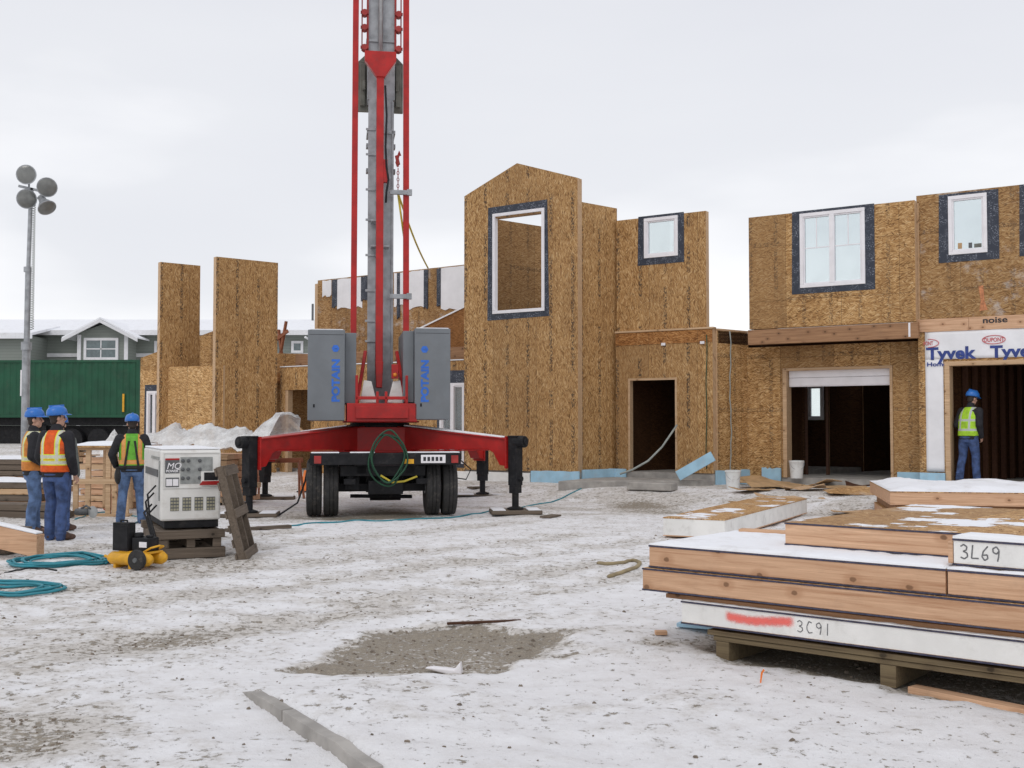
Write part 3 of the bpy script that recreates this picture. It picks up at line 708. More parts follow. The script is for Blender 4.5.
# garage interior: dark partition, stud, patch of white board, stacked wall studs of the right garage
P0 = gl+BD*2.2
a0, b0 = plan(770,27.2), plan(829,26.7)
wi = wall(hb, a0, b0, .4, 3.36, .1, M['osbi'], [(upx(a0,b0,805), upx(a0,b0,827), .38, 2.75)], name='partition')
mb = MB()
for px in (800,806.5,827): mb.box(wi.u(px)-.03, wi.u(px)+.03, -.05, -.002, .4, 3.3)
mb.build('stud', M['stud'], hb, wi.W)
for k in range(9):
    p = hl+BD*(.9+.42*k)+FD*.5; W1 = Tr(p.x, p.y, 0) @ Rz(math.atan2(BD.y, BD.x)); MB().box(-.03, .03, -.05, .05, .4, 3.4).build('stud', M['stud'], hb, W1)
wall(hb, hl+BD*.3+FD*.42, hl+BD*6+FD*.42, .4, 3.36, .06, M['osbi'], name='partition')
# footing faces: blue foam, white parge, steps
def foot(A, B, z0, z1, mat, name='foam_strip', th=.05, y=-.06, jag=0):
    W, L = frame2(A, B); mb = MB()
    if jag:
        n = 10; top = [(L*k/n, z1-jag*abs(noise.noise(Vector((k*.9,A.x,2))))) for k in range(n+1)]
        mb.prism([(0,z0),(L,z0)]+top[::-1], y, y+th)
    else: mb.box(0, L, y, y+th, z0, z1)
    return mb.build(name, mat, hb, W, .004)
foot(PL(TC,532), PL(TC,580), .22, .53, M['blue foam'], jag=.03); foot(PL(TC,446), PL(TC,531), .05, .46, M['foam'], 'foundation_insulation')
foot(tr+BD*.1, tr+BD*1.2, .2, .56, M['blue foam'])
foot(PL(LC,580), PL(LC,627), .3, .56, M['blue foam'], y=-.09)
foot(er+BD*.05, er+BD*1.25, .15, .58, M['blue foam'], jag=.06); foot(PL(GC,762), PL(GC,781), .12, .62, M['blue foam'], jag=.08)
foot(PL(GC,897), PL(GC,921), .2, .58, M['blue foam']); foot(PL(HC,920), PL(HC,945), .2, .6, M['blue foam'], y=-.1); foot(PL(HC,915), PL(HC,945), -.1, .22, M['foam'], 'foundation_insulation', y=-.09)
# concrete porch in front of the entry
p1, p2, p3, p4 = gnd(558,489,.2).xy, gnd(714,488,.2).xy, PL(LC,708), PL(LC,608)
quadslab([p1, p2, p3+BD*-.1, p4+BD*-.1], -.1, .37, 'porch_slab', M['conc'], .02)
q1, q2 = gnd(640,484,.3).xy, gnd(668,483,.3).xy
# ------------------------------------------------------------------ left house
lb = empty('unfinished_house', Tr(-7,31.5,.1), 'unfinished low strand board house with two tall free standing wall panels', 'house')
def at_par(fn, *a, **k):
    return fn(*a, **k)
HBsave = hb
def VPW(K, px): return plan(px, K/(1860.0-px))
A, B = VPW(50065,215), VPW(50065,277)
w2 = wall(lb, A, B, .2, 6.16, .17, M['osb'], name='tall_wall_panel')
A, B = VPW(53000,159), VPW(53000,199)
w1 = wall(lb, A, B, .2, 6.12, .17, M['osb'], name='tall_wall_panel')
A, B = plan(163,31.4), plan(223,30.55)
wall(lb, A, B, .1, 3.2, .16, M['osbl'], name='wall', label='pale new strand board wall')
A, B = plan(140,32.6), plan(166,32.2)
wq = wall(lb, A, B, .2, 3.15, .16, M['osbl'], [(upx(A,B,147), upx(A,B,162), .7, zat(390,32.4))])
window(lb, wq, wq.u(147), wq.u(162), .7, wq.z(154,391), (.1,.1,.1,.18), 1, False, True, 'white window low in the pale wall')
A, B = plan(140,35), plan(312,33.5)
wall(lb, A, B, .2, [(0,zat(358,35)),((plan(212,34.35)-A).length,zat(331,34.3)),((plan(214,34.3)-A).length,zat(352,34.3)),((B-A).length,zat(354,33.5))], .16, M['osbh'])
A, B = plan(280,32.0), plan(464,28.45)
dh = [(upx(A,B,285), upx(A,B,311), .2, zat(390,31.8)), (upx(A,B,440), upx(A,B,466)-.02, .55, zat(383,28.6))]
wz = wall(lb, A, B, .15, 3.22, .16, M['osb'], dh, inner=M['osbi'])
MB().box(0, wz.L, -.02, .18, 3.225, 3.25).build('snow_cover', M['snow'], lb, wz.W)
window(lb, wz, dh[1][0], dh[1][1], .6, dh[1][3], (.1,.02,.1,.32), 1, False, True, 'white window beside the tower')
mb = MB(); mb.bar((dh[0][0], .1, 1.75), (dh[0][1]+.3, .1, .95), .04, .1); mb.box(dh[0][0]+.002, dh[0][0]+.1, .02, .2, .2, dh[0][3]-.003); mb.build('brace', M['firpale'], lb, wz.W)
MB().box(0, wz.L, .6, .64, 3.3, 3.62).build('rim_board', M['firdark'], lb, wz.W)
for q in (.3, .36):
    pass
A, B = plan(418,31.4), plan(470,30.2)
wk = wall(lb, A, B, .3, [(0,zat(330,31.4)),((B-A).length,zat(305,30.2))], .16, M['osbd'], name='rake_wall')
mb = MB(); mb.bar((0,.08,zat(330,31.4)+.02), (wk.L,.08,zat(305,30.2)+.02), .22, .04); mb.build('snow_cover', M['snow'], lb, wk.W)
quadp = [plan(140,35.5), plan(285,32.5), plan(440,29.2), plan(465,33), plan(330,37), plan(150,37)]
c = sum(quadp, Vector((0,0)))/6
MB().slab([(p.x-c.x, p.y-c.y) for p in quadp], 2.85, 3.1).build('floor_deck', M['osbd'], lb, Tr(c.x, c.y, 0))
MB().slab([(p.x-c.x, p.y-c.y) for p in quadp], -.2, .3).build('floor_slab', M['conc'], lb, Tr(c.x, c.y, 0))
W_, L_ = frame2(plan(276,34.4), plan(290,34.2))
mb = MB(); mb.bar((.0,0,3.0), (.35,0,5.0-.25), .05, .1); mb.bar((.3,0,3.0), (.08,0,4.5), .05, .1); mb.bar((-.05,-.05,4.15), (.45,-.05,4.45), .05, .1); mb.build('brace', M['redwood'], lb, W_)
# ------------------------------------------------------------------ patched wall house behind
cb = empty('unfinished_house', Tr(-3.5,34,.2), 'long strand board wall with white and black weather patches behind the crane', 'house')
A, B = plan(317,35.8), plan(480,31.9)
w3 = wall(cb, A, B, .3, 6.2, .17, M['osbo'], name='wall')
def pch(px0, px1, ya, yb, mat, name, d=0.0):
    u0, u1 = w3.u(px0), w3.u(px1); rr = random.Random(px0); n = 6
    top = [(u0+(u1-u0)*k/n, min(6.17, w3.z((px0+px1)/2, ya)+.25)+.02*rr.uniform(-1,.3)) for k in range(n+1)]
    bot = [(u0+(u1-u0)*k/n, w3.z((px0+px1)/2, yb)+.05*rr.uniform(-1,1)) for k in range(n+1)]
    return MB().prism(bot+top[::-1], -.02-d, -.003).build(name, mat, cb, w3.W)
for a in ((322,331,281,296),(337,362,279,308),(394,403,271,306),(407,424,269,308),(441,468,266,309)): pch(*a, M['wrap'], 'weather_patch')
for a in ((332,337,281,307),(361,367,277,300),(397,400,272,318),(424,428,267,308),(437,441,268,306)): pch(*a, M['tape'], 'flashing_tape', .01)
wall(cb, B, B+BD*6, .3, 6.1, .17, M['osbh'], name='side_wall'); wall(cb, A, A+BD*6, .3, 6.1, .17, M['osbh'], name='side_wall')
# ------------------------------------------------------------------ finished houses and container far left
def far_house(label, px0, px1, Y, dormer=None, wins=(), gab=None):
    A, B = plan(px0, Y), plan(px1, Y); W, L = frame2(A, B); W = Tr(0,0,.5) @ W
    E = zat(332, Y)-.5; RG = zat(319.5, Y+5)-.5
    h = empty('grey_house', W, label, 'house', None)
    MB().box(0, L, 0, 10, -.6, E).build('wall', M['siding'], h, W)
    mb = MB(); o = .6
    mb.prism([(0,0)]*0 or [(-o,E-.1),(10/2,RG-.12),(5,RG),(-o,E+.06)], -o, L+o, 0, Rz(R(90)) @ Matrix.Diagonal((1,-1,1,1)))
    mb.prism([(5,RG-.12),(10+o,E-.1),(10+o,E+.06),(5,RG)], -o, L+o, 0, Rz(R(90)) @ Matrix.Diagonal((1,-1,1,1)))
    rf = mb.build('roof', M['snow'], h, W)
    MB().box(-o, L+o, -o-.06, -o-.005, E-.22, E+.05).build('gutter', M['white trim'], rf, W)
    MB().box(-.05, L+.05, -.06, -.01, zat(357,Y)-.5, zat(357,Y)-.3).build('trim_band', M['white trim'], h, W)
    for a, b, y0, y1 in wins:
        u0, u1 = upx(A,B,a), upx(A,B,b); mb = MB(); rect_frame(mb, u0, u1, zat(y1,Y)-.5, zat(y0,Y)-.5, .14, -.08, .05)
        f = mb.build('window', M['white trim'], h, W); MB().box(u0+.1, u1-.1, -.03, -.005, zat(y1,Y)-.4, zat(y0,Y)-.6).build('pane', M['dark glass'], f, W)
    if dormer:
        a, b, pk, eL, eR = dormer; u0, u1 = upx(A,B,a), upx(A,B,b); um = (u0+u1)/2; ze = zat(333,Y-1.5)-.5; zp = zat(pk,Y-1.5)-.5; z0 = zat(372,Y)-.5
        MB().prism([(u0,z0-3),(u1,z0-3),(u1,ze),(um,zp-.25),(u0,ze)], -1.5, 1).build('gable', M['siding'], h, W)
        mb = MB(); 
        for s in (-1,1):
            ue = um+s*((u1-u0)/2+.7); zz = ze-.33
            mb.prism([(ue,zz),(um,zp),(um,zp+.08),(ue,zz+.08)][::s], -2.0, 4, 0)
        mb.build('gable_roof', M['snow'], h, W)
        mb = MB()
        for s in (-1,1):
            ue = um+s*((u1-u0)/2+.7); zz = ze-.33; mb.prism([(ue,zz-.18),(um,zp-.2),(um,zp-.02),(ue,zz)][::s], -2.06, -1.95, 0)
        mb.box(u0-.04, u0+.16, -1.56, -1.505, z0-3, ze-.1); mb.box(u1-.16, u1+.04, -1.56, -1.505, z0-3, ze-.1)
        mb.build('gable_trim', M['white trim'], h, W)
        mb = MB(); a0, a1 = um-1.0, um+.85; rect_frame(mb, a0, a1, zat(360,Y-1.5)-.5, zat(338,Y-1.5)-.5, .14, -1.6, -1.5)
        f = mb.build('window', M['white trim'], h, W); v0, v1 = zat(360,Y-1.5)-.4, zat(338,Y-1.5)-.6
        MB().box(a0+.1, a1-.1, -1.56, -1.51, v0, v1).build('pane', M['dark glass'], f, W)
        mb = MB(); mb.box(um-.11, um-.05, -1.58, -1.561, v0, v1); mb.box(a0+.1, a1-.1, -1.58, -1.561, (v0+v1)/2-.03, (v0+v1)/2+.03); mb.build('muntin', M['white trim'], f, W)
    return h, W, A, B
h1, W1, A1, B1 = far_house('grey green house with snowy roof and a white trimmed gable above the green container', -150, 232, 62, (88,136,319.5,0,0), ((154,165,341,353),))
A, B = plan(-60,59.5), plan(27,59.5); Wv, Lv = frame2(A, B); Wv = Tr(0,0,.5) @ Wv
zz = zat(333.5,59.5)-.5; MB().box(0, Lv, 0, 3, -.5, zz-.1).build('front_wing', M['siding'], h1, Wv)
mb = MB(); mb.prism([(-.4,zz-.12),(3.2,zz+.55),(3.2,zz+.68),(-.4,zz+.02)], -1, Lv+.4, 0, Rz(R(90)) @ Matrix.Diagonal((1,-1,1,1))); mb.box(-1, Lv+.4, -.47, -.41, zz-.3, zz+.0); mb.build('wing_roof', M['snow'], h1, Wv)
h2, W2, A2_, B2_ = far_house('grey green house with snowy roof glimpsed right of the tallest wall panel', 262, 372, 64, None, ((291,303,341,353),))
mb = MB(); ud = upx(A2_,B2_,307); mb.tube([(ud,-.7,zat(338,64)-.5),(ud+.4,-.1,zat(343,64)-.5),(ud+.4,-.1,1)], .07, 8); mb.build('downspout', M['white trim'], h2, W2)
mb = MB(); uv = upx(A2_,B2_,298); mb.tube([(uv,4.5,zat(322,68)-.5),(uv,4.5,zat(303,68)-.5)], .07, 8); mb.build('vent_pipe', M['dkgrey'], h2, W2)
# container on trailer chassis
A, B = plan(-130,50), plan(139,49.4); W, L = frame2(A, B); z0, z1 = zat(417.5,49.6), zat(360,49.6)
cn = empty('shipping_container', W @ Tr(0,0,z0), 'long green corrugated shipping container on a trailer at the left', 'container')
mb = MB(); n = int(L/.28); pr = []
for k in range(n):
    a = L*k/n; s = L/n
    for du, y in ((0,0),(.3*s,0),(.5*s,.025),(.8*s,.025)): pr.append((a+du, y))
pr.append((L,0)); vs = [(u,y+.03,z0+.12) for u,y in pr]+[(u,y+.03,z1-.1) for u,y in pr]; m_ = len(pr)
mb.add(vs, [(i,i+1,m_+i+1,m_+i) for i in range(m_-1)])
mb.box(.02, L-.02, .1, 2.4, z0+.1, z1-.05); mb.box(0, L, 0, 2.44, z0, z0+.13); mb.box(0, L, 0, 2.44, z1-.11, z1); mb.box(L-.14, L, -.004, .14, z0, z1); mb.box(0, .14, -.004, .14, z0, z1)
mb.build('container_body', M['green box'], cn, W)
mb = MB(); mb.box(upx(A,B,20), upx(A,B,22), -.01, .028, zat(396,49.7), zat(370,49.7)); mb.build('marking', M['vinyl'], cn, W)
mb = MB(); mb.box(upx(A,B,122.3), upx(A,B,124.2), -.01, .028, zat(412,49.7), zat(394,49.7)); mb.build('marking', M['yellow'], cn, W)
mb = MB(); mb.box(0, L, .3, 2.1, z0-.35, z0-.01); 
for k in (1.5,3,L-3,L-1.8): mb.tube([(k,.0,.95),(k,.4,.95)], .48, 16)
mb.box(L-4.5, L-4.3, .3, .5, .4, z0-.3); mb.box(.2, L-.2, .5, 2.0, .35, z0-.36)
mb.build('chassis', M['black'], cn, W)
# ------------------------------------------------------------------ crane
CC = Vector((-2.596,22.1)); CW = Tr(CC.x, CC.y, 0) @ Rz(R(9))
cr = empty('tower_crane', CW, 'red and grey self erecting tower crane on a two wheeled black axle with spread outriggers', 'crane')
def C_(mb, name, mats, parent=None, bevel=.008, smooth=False): return mb.build(name, mats, parent or cr, CW, bevel, smooth)
# chassis, axle and bumper
mb = MB()
for s in (-1,1): mb.box(s*.42-.09, s*.42+.09, -2.7, 1.6, .74, 1.06)
mb.box(-.33, .33, -2.3, -2.1, .40, .9); mb.box(-.9, .9, -2.38, -2.22, .42, .56); mb.box(-.33, .33, -.9, .9, .55, 1.05)
for s in (-1,1):
    mb.box(s*.62-.1, s*.62+.1, -2.75, -2.0, .56, .66); mb.tube([(s*.62,-2.6,.6),(s*.62,-2.6,.95)], .07, 10)
mb.box(-.3, .3, -2.62, -2.45, .38, .62); mb.box(-.78, .68, -2.7, -2.3, .7, .88); mb.box(-.8, .7, -1.9, -.8, .5, 1.04); mb.box(-.7, -.45, -2.5, -1.95, .45, .68); mb.tube([(-.25,-1.9,.36),(.3,-1.9,.36)], .13, 12); mb.tube([(-.6,-2.0,.32),(.5,-2.0,.3)], .035, 8)
C_(mb, 'chassis', M['black'])
mb = MB(); mb.box(-1.29, 1.27, -2.98, -2.82, .9, 1.1); mb.box(-1.29, -.62, -2.82, -1.8, 1.06, 1.1); mb.box(.62, 1.27, -2.82, -1.8, 1.06, 1.1)
bp = C_(mb, 'bumper', M['black'], None, .015)
mb = MB()
for x0, x1, rr_ in ((-1.27,-.8,1),(-.62,-.2,2),(.3,1.25,3)):
    mb.box(x0, x1, -2.96, -2.7, 1.102, 1.12)
C_(mb, 'snow_cover', M['snow'], bp, .008)
pl = C_(MB().box(.58, 1.0, -3.0, -2.985, .93, 1.07), 'number_plate', M['vinyl'], bp, .003)
for k in range(5): 
    C_(MB().box(.62+.07*k, .665+.07*k, -3.004, -3.0005, .965, 1.035), 'lettering', M['ink black'], pl, 0)
C_(MB().box(.28, .46, -3.0, -2.985, .92, 1.0), 'reflector', M['yellow'], bp, .003)
for s in (-1,1):
    C_(MB().box(s*1.16-.06, s*1.16+.06, -3.0, -2.985, .93, 1.06), 'tail_light', M['red dark'], bp, .004)
for sx_ in (-1.08+.0, .97):
    for d in (-.145, .145):
        x = sx_+d; rot = Tr(x, -2.3, .49) @ Ry(R(90))
        w_ = MB(); w_.lathe([(.30,-.12),(.42,-.13),(.475,-.115),(.492,-.09),(.494,-.03),(.482,-.028),(.482,-.012),(.494,-.01),(.494,.035),(.482,.037),(.482,.05),(.494,.052),(.492,.09),(.475,.115),(.42,.13),(.30,.12)], 40, 0, rot)
        ty = C_(w_, 'wheel', M['rubber'], None, 0, 'auto')
        r_ = MB(); s = -1 if d < 0 else 1
        r_.lathe([(.0,-.1),(.30,-.112),(.31,.112),(.0,.1)], 24, 0, rot); r_.lathe([(.12,-.125),(.12,.125)], 14, 0, rot); C_(r_, 'rim', M['galv'], ty, 0, 'auto')
# base and outriggers
mb = MB(); mb.box(-.62, .62, -.62, .62, 1.08, 1.54); mb.box(-.7, .7, -.7, .7, 1.05, 1.1); C_(mb, 'base_frame', M['red'])
mb = MB(); mb.lathe([(.55,1.54),(.62,1.545),(.62,1.585),(.58,1.59),(.58,1.62),(.5,1.625)], 40); C_(mb, 'slewing_ring', M['black'], None, 0, 'auto')
TIPS = [(-2.4,-2.35),(2.4,-2.35),(-2.4,2.3),(2.4,2.3)]
PADS = []
for i, (tx, ty_) in enumerate(TIPS):
    d = Vector((tx,ty_,0)).normalized(); a = math.atan2(d.y, d.x); L = math.hypot(tx,ty_); Wm = CW @ Rz(a)
    mb = MB(); mb.prism([(.7,1.1),(L-.62,1.14),(L-.5,1.08),(L-.36,.86),(L-.22,.84),(L-.22,1.33),(.7,1.54)], -.13, .13)
    mb.prism([(.55,1.06),(L-.6,1.12),(L-.6,1.14),(.55,1.085)], -.17, .17); mb.prism([(.55,1.535),(L-.22,1.325),(L-.22,1.35),(.55,1.56)], -.17, .17)
    mb.box(L-.23, L-.2, -.16, .16, .80, 1.38)
    for k in range(6):
        for s in (-1,1): mb.tube([(L-.245,s*.13,.85+.09*k),(L-.19,s*.13,.85+.09*k)], .014, 6)
    ar = mb.build('outrigger_arm', M['red'], cr, Wm, .008)
    mb = MB(); mb.box(L-.19, L-.01, -.10, .10, .50, 1.36); mb.tube([(L-.1,-.02,1.28),(L+.13,-.02,1.28)], .105, 14); mb.tube([(L+.12,-.02,1.28),(L+.16,-.02,1.28)], .06, 10)
    mb.box(L-.2, L+.0, -.11, .11, 1.36, 1.39); mb.box(L-.17, L-.03, -.1, .1, .36, .5); mb.tube([(L-.1,0,.62),(L+.05,0,.62)], .05, 8)
    jk = mb.build('jack', M['black'], ar, Wm, .006)
    mb = MB(); mb.tube([(L-.1,0,.5),(L-.1,0,.10)], .062, 14); mb.lathe([(.15,.075),(.15,.095),(.08,.12)], 16, 0, Tr(L-.1,0,0)); mb.build('jack_foot', M['black'], ar, Wm, 0, 'auto')
    if i != 0:
        mb = MB(); mb.prism([(.75,1.562),(L-.3,1.352),(L-.3,1.365),(.75,1.585)], -.15, .15); mb.build('snow_cover', M['snow'], ar, Wm)
    PADS.append((Wm @ Vector((L-.1,0,0)), a))
for (p, a), lab, s in zip(PADS, ('timber pad under the front left crane outrigger behind the weathered pallet','snowy timber pad under the front right crane outrigger','thin timber pad under the rear left crane outrigger','timber pad under the rear right crane outrigger')
        , ((.5,.3),(.45,.32),(.62,.22),(.68,.26))):
    W = Tr(p.x, p.y, gz(p.x,p.y)-.01) @ Rz(R(6)); pd = empty('timber_pad', W, lab, 'timber pad', 'timber pads under the crane')
    z_ = .075-gz(p.x,p.y); mb = MB()
    for k in range(3): y0 = -s[1]+2*s[1]*k/3; mb.box(-s[0], s[0], y0+.004, y0+2*s[1]/3-.004, 0, z_)
    mb.build('timber', M['grey wood'], pd, W, .008); mb = MB(); mb.box(-s[0]+.02, -.2, -s[1]+.02, s[1]-.02, z_+.002, z_+.02); mb.box(.2, s[0]-.02, -s[1]+.02, s[1]-.02, z_+.002, z_+.018); mb.build('snow_cover', M['snow'], pd, W, .01)
# slewing platform, cabinets
mb = MB(); mb.box(-.66, .62, -1.45, 1.3, 1.64, 1.98); mb.box(-.72, .68, -1.2, 1.0, 1.625, 1.66); mb.box(-.5, .46, -1.5, -1.45, 1.7, 1.92)
mb.bar((-.5,-1.3,2.08), (.46,-1.3,2.08), .05, .06); 
for x in (-.48,-.1,.06,.44): mb.bar((x,-1.3,1.98), (x,-1.3,2.5 if abs(x) > .3 else 2.2), .05, .05)
for s in (-1,1): mb.bar((s*.45-.02,-1.2,2.0), (s*.3,-.4,3.0), .06, .06)
C_(mb, 'slewing_platform', M['red'])
for x0, x1, n0, n1, zt, zb, s in ((-1.37,-.70,-.70,-.49,3.32,1.66,-1),(.58,1.24,.38,.58,3.37,1.68,1)):
    mb = MB(); mb.box(x0, x1, -1.45, .4, zb, zt); cabn = C_(mb, 'control_cabinet', M['cab'], None, .012)
    mb = MB(); mb.box(n0+(.003 if n0 == x1 else 0), n1-(.003 if n1 == x0 else 0), -1.2, .4, zb+.32, zt-.03); C_(mb, 'side_cabinet', M['cab'], cabn, .01)
    mb = MB(); mb.box(x0+.03, x1-.03, -1.42, .37, zt+.001, zt+.018); C_(mb, 'snow_cover', M['snow'], cabn, .01)
    xt = x1-.10 if s < 0 else x0+.25; zb_ = 2.0
    text('lettering', 'POTAIN', .19, M['logo blue'], cabn, CW @ Tr(xt-(.0 if s < 0 else 0), -1.453, zb_) @ UPR @ Rz(R(90)), .001, 1.14, .009)
    mb = MB(); lx = xt-.07; lz = zb_+.98
    mb.lathe([(.07,-.001),(.07,.001)], 6, 0, Tr(lx,-1.4535,lz) @ UPR); C_(mb, 'emblem', M['logo blue'], cabn, 0)
    C_(MB().bar((lx-.025,-1.456,lz), (lx+.035,-1.456,lz), .02, .002), 'emblem', M['cab'], cabn, 0)
    mb = MB(); mb.box(x0+.1, x0+.13, -1.456, -1.45, zb+.24, zb+.3); C_(mb, 'latch', M['black'], cabn, 0)
    mb = MB(); mb.box(x0+.02, x1-.02, -1.4535, -1.4505, zt-.09, zt-.085); C_(mb, 'hinge_seam', M['black'], cabn, 0)
# white cable guards and lights by the mast foot
mb = MB()
for s in (-1,1): mb.prism([(s*.10,2.0),(s*.42,1.99),(s*.34,2.42),(s*.2,2.4)][::s], -1.0, -.97)
C_(mb, 'guard_plate', M['white paint'])
mb = MB(); mb.box(.17, .30, -1.08, -1.0, 2.45, 2.72); lb_ = C_(mb, 'signal_light', M['red']); C_(MB().ball((.235,-1.08,2.52), .04), 'lens', M['lens'], lb_, 0, True)
# mast
MX = .02
mb = MB(); mb.box(-.235, .235, .0, .5, 1.98, 8.05); mb.box(-.255, -.10, -.035, -.003, 2.0, 8.0); mb.box(.205, .25, -.03, -.003, 2.0, 8.0)
for z in (3.2,3.6,4.2,4.9,5.6,6.2,6.9,7.4): mb.box(-.30, -.10, -.06, -.036, z, z+.045)
mb.box(-.28, .28, -.03, .53, 7.35, 7.42)
for z in (6.6,7.1):
    for s in (-1,1): mb.box(s*.26-.03, s*.26+.03, .1, .3, z, z+.08)
mb.box(-.27, .27, .05, .55, 8.05, 13.5); mb.box(-.3, .3, .02, .58, 9.2, 9.26); mb.box(-.3, .3, .02, .58, 10.4, 10.46)
mast = C_(mb, 'mast', M['galv'], None, .006)
C_(MB().tube([(-.02,-.06,8.75),(-.02,-.02,13.4)], .045, 10), 'cylinder_rod', M['alu'], mast, 0, True)
za, zb = zat(112,22.6), zat(63,22.6)
mb = MB(); mb.box(-.46, .46, .52, .6, za, zb); mb.prism([(-.46,zb),(.46,zb),(.3,zb+.16),(-.3,zb+.16)], .52, .6)
for s in (-1,1): mb.box(s*.36-.05, s*.36+.05, .44, .52, za+.1, zb-.05); mb.box(s*.33-.025, s*.33+.025, .35, .44, za+.4, za+.6)
C_(mb, 'stiffener_plate', M['olive'], mast)
# central strut with its bracket
mb = MB(); mb.box(-.105, .035, -.42, -.30, 2.7, 8.6); mb.prism([(-.11,8.36),(.05,8.36),(.27,8.68),(.27,8.86),(-.34,8.86),(-.34,8.68)], -.46, -.3)
mb.box(-.03, .11, -.41, -.29, 6.3, 6.75); mb.prism([(-.09,2.3),(.02,2.3),(.04,2.8),(-.11,2.8)], -.5, -.25)
mb.tube([(-.3,-.38,8.78),(.23,-.38,8.78)], .05, 10)
C_(mb, 'strut', M['red'])
mb = MB()
for z, x0, x1 in ((5.05,-.2,.16),(5.55,-.2,.0)): mb.box(x0, x1, -.31, -.04, z, z+.035)
C_(mb, 'strut_guide', M['galv'])
mb = MB(); mb.tube([(.06,-.4,8.2),(.09,-.42,7.6),(.07,-.4,7.0),(.09,-.42,6.6),(.13,-.42,6.35),(.09,-.42,6.1),(.08,-.4,5.9)], .02, 6); mb.tube([(.14,-.42,6.95),(.17,-.42,6.75),(.14,-.42,6.55),(.11,-.42,6.75)], .014, 6, 0, True); C_(mb, 'hydraulic_hose', M['black'], None, 0, True)
# tie bars and their fittings
for s, x0, x1 in ((-1,-.53,-.50),(1,.50,.47)):
    mb = MB(); mb.bar((x0,-.15,2.0), (x1,-.12,13.5), .115, .1, 0, (0,1,0)); C_(mb, 'tie_bar', M['red'], None, .006)
    for z in (4.05,6.1) if s > 0 else ():
        mb = MB(); mb.box(.16, .53, -.26, -.2, z, z+.09); mb.box(.50, .6, -.27, -.19, z-.01, z+.11); C_(mb, 'bracket', M['galv'])
    mb = MB(); xx = s*.335
    mb.bar((xx-.06*s,.0,8.9), (xx-.06*s,.0,12.5), .04, .04); mb.bar((xx+.05*s,.0,9.0), (xx+.05*s,.0,12.5), .025, .03)
    for z in (9.05,9.45,9.75,10.2,10.6,11.2):
        mb.tube([(xx,-.1,z),(xx,.08,z)], .06, 12); mb.box(xx-.08, xx+.08, -.07, -.02, z-.02, z+.03)
    C_(mb, 'pulley_block', M['red dark'], None, 0)
mb = MB(); mb.prism([(-.36,9.75+.85),(.36,9.75+.85),(.42,10.9),(-.42,10.9)], -.2, .0); C_(mb, 'cross_head', M['red'])
# hoist hook and chain
mb = MB(); mb.tube([(.3,-.1,6.9),(.34,-.12,6.72)], .035, 8); mb.tube([(.37,-.12,6.9),(.36,-.12,6.98),(.33,-.12,6.88),(.3,-.12,6.76),(.33,-.12,6.68)], .025, 8)
for k in range(7): mb.tube([(.33+.02*math.cos(a)*(k%2),-.12+.02*math.cos(a)*(1-k%2),6.62-.065*k+.035*math.sin(a)) for a in [2*math.pi*j/8 for j in range(8)]], .009, 5, 0, True)
C_(mb, 'hook_chain', M['red dark'], None, 0)
# hanging hoses at the back
mb = MB()
for q, (rx, rz, n) in enumerate(((.30,.46,0),(.25,.42,1),(.28,.47,2))):
    mb.tube([(.0+.02*n+rx*math.cos(a)+.03*math.sin(3*a+n), -3.03-.025*n, 1.0+.02*n+rz*.95*math.sin(a)+.02*math.cos(2*a+n)) for a in [2*math.pi*j/36 for j in range(36)]], .016, 7, 0, True)
C_(mb, 'hydraulic_hose', M['hose g'], None, 0, True)
mb = MB(); mb.tube([(-.1,-2.9,.72),(.1,-2.95,.6),(.3,-2.95,.62),(.52,-2.9,.7)], .018, 6); C_(mb, 'cable', M['rope'], None, 0, True)
mb = MB(); mb.tube([(-1.3,-2.5,1.0),(-1.38,-2.52,.6),(-1.5,-2.6,.25),(-1.8,-2.8,.06)], .016, 6); C_(mb, 'cable', M['black'], None, 0, True)
mb = MB(); mb.tube([(1.27,-2.5,1.0),(1.5,-2.5,.8),(1.42,-2.45,.62),(1.15,-2.4,.66)], .012, 6); C_(mb, 'cable', M['black'], None, 0, True)
# yellow sling from the hook to the wall behind
pA = CW @ Vector((.33,-.12,6.15)); pB = at(428,268,33.2)
sl = MB(); sl.tube([pA+(pB-pA)*k/8-Vector((0,0,.12*math.sin(math.pi*k/8))) for k in range(9)], .022, 6); sl.tube([pA, pA+Vector((.12,.1,-.9))], .02, 6)
tag(sl.build('sling_rope', M['rope'], None, I4, 0, True), 'yellow sling rope running from the crane hook down to the patched wall', 'rope')
# ------------------------------------------------------------------ light tower
W = Tr(*plan(25.5,33), .3)
lt = empty('light_tower', W, 'tall grey portable light tower with four round floodlights at the left', 'light tower')
zz = lambda py: zat(py,33)-.3
mb = MB(); mb.tube([(0,0,-.3),(0,0,zz(345))], .115, 12); mb.tube([(0.01,0,zz(345)),(0.02,0,zz(270))], .085, 12); mb.tube([(.02,0,zz(270)),(.06,0,zz(202))], .06, 12)
mb.lathe([(.15,zz(350)),(.15,zz(342))], 12); mb.lathe([(.11,zz(272)),(.11,zz(267))], 12)
pole = mb.build('pole', M['galv'], lt, W, 0, 'auto')
mb = MB(); n = 90; zt, zb = zz(205), zz(330)
mb.tube([(.16+.045*math.cos(k*1.25),.045*math.sin(k*1.25), zt+(zb-zt)*k/(n*3)) for k in range(n*3+1)], .012, 4); mb.build('coiled_cable', M['cord'], pole, W, 0, True)
mb = MB(); mb.bar((-.3,0,zz(186)), (.6,0,zz(193)), .07, .07); mb.bar((-.16,0,zz(195)), (.5,0,zz(200)), .05, .05); mb.bar((.05,0,zz(204)), (.1,0,zz(188)), .07, .07)
mb.build('crossbar', M['galv'], lt, W)
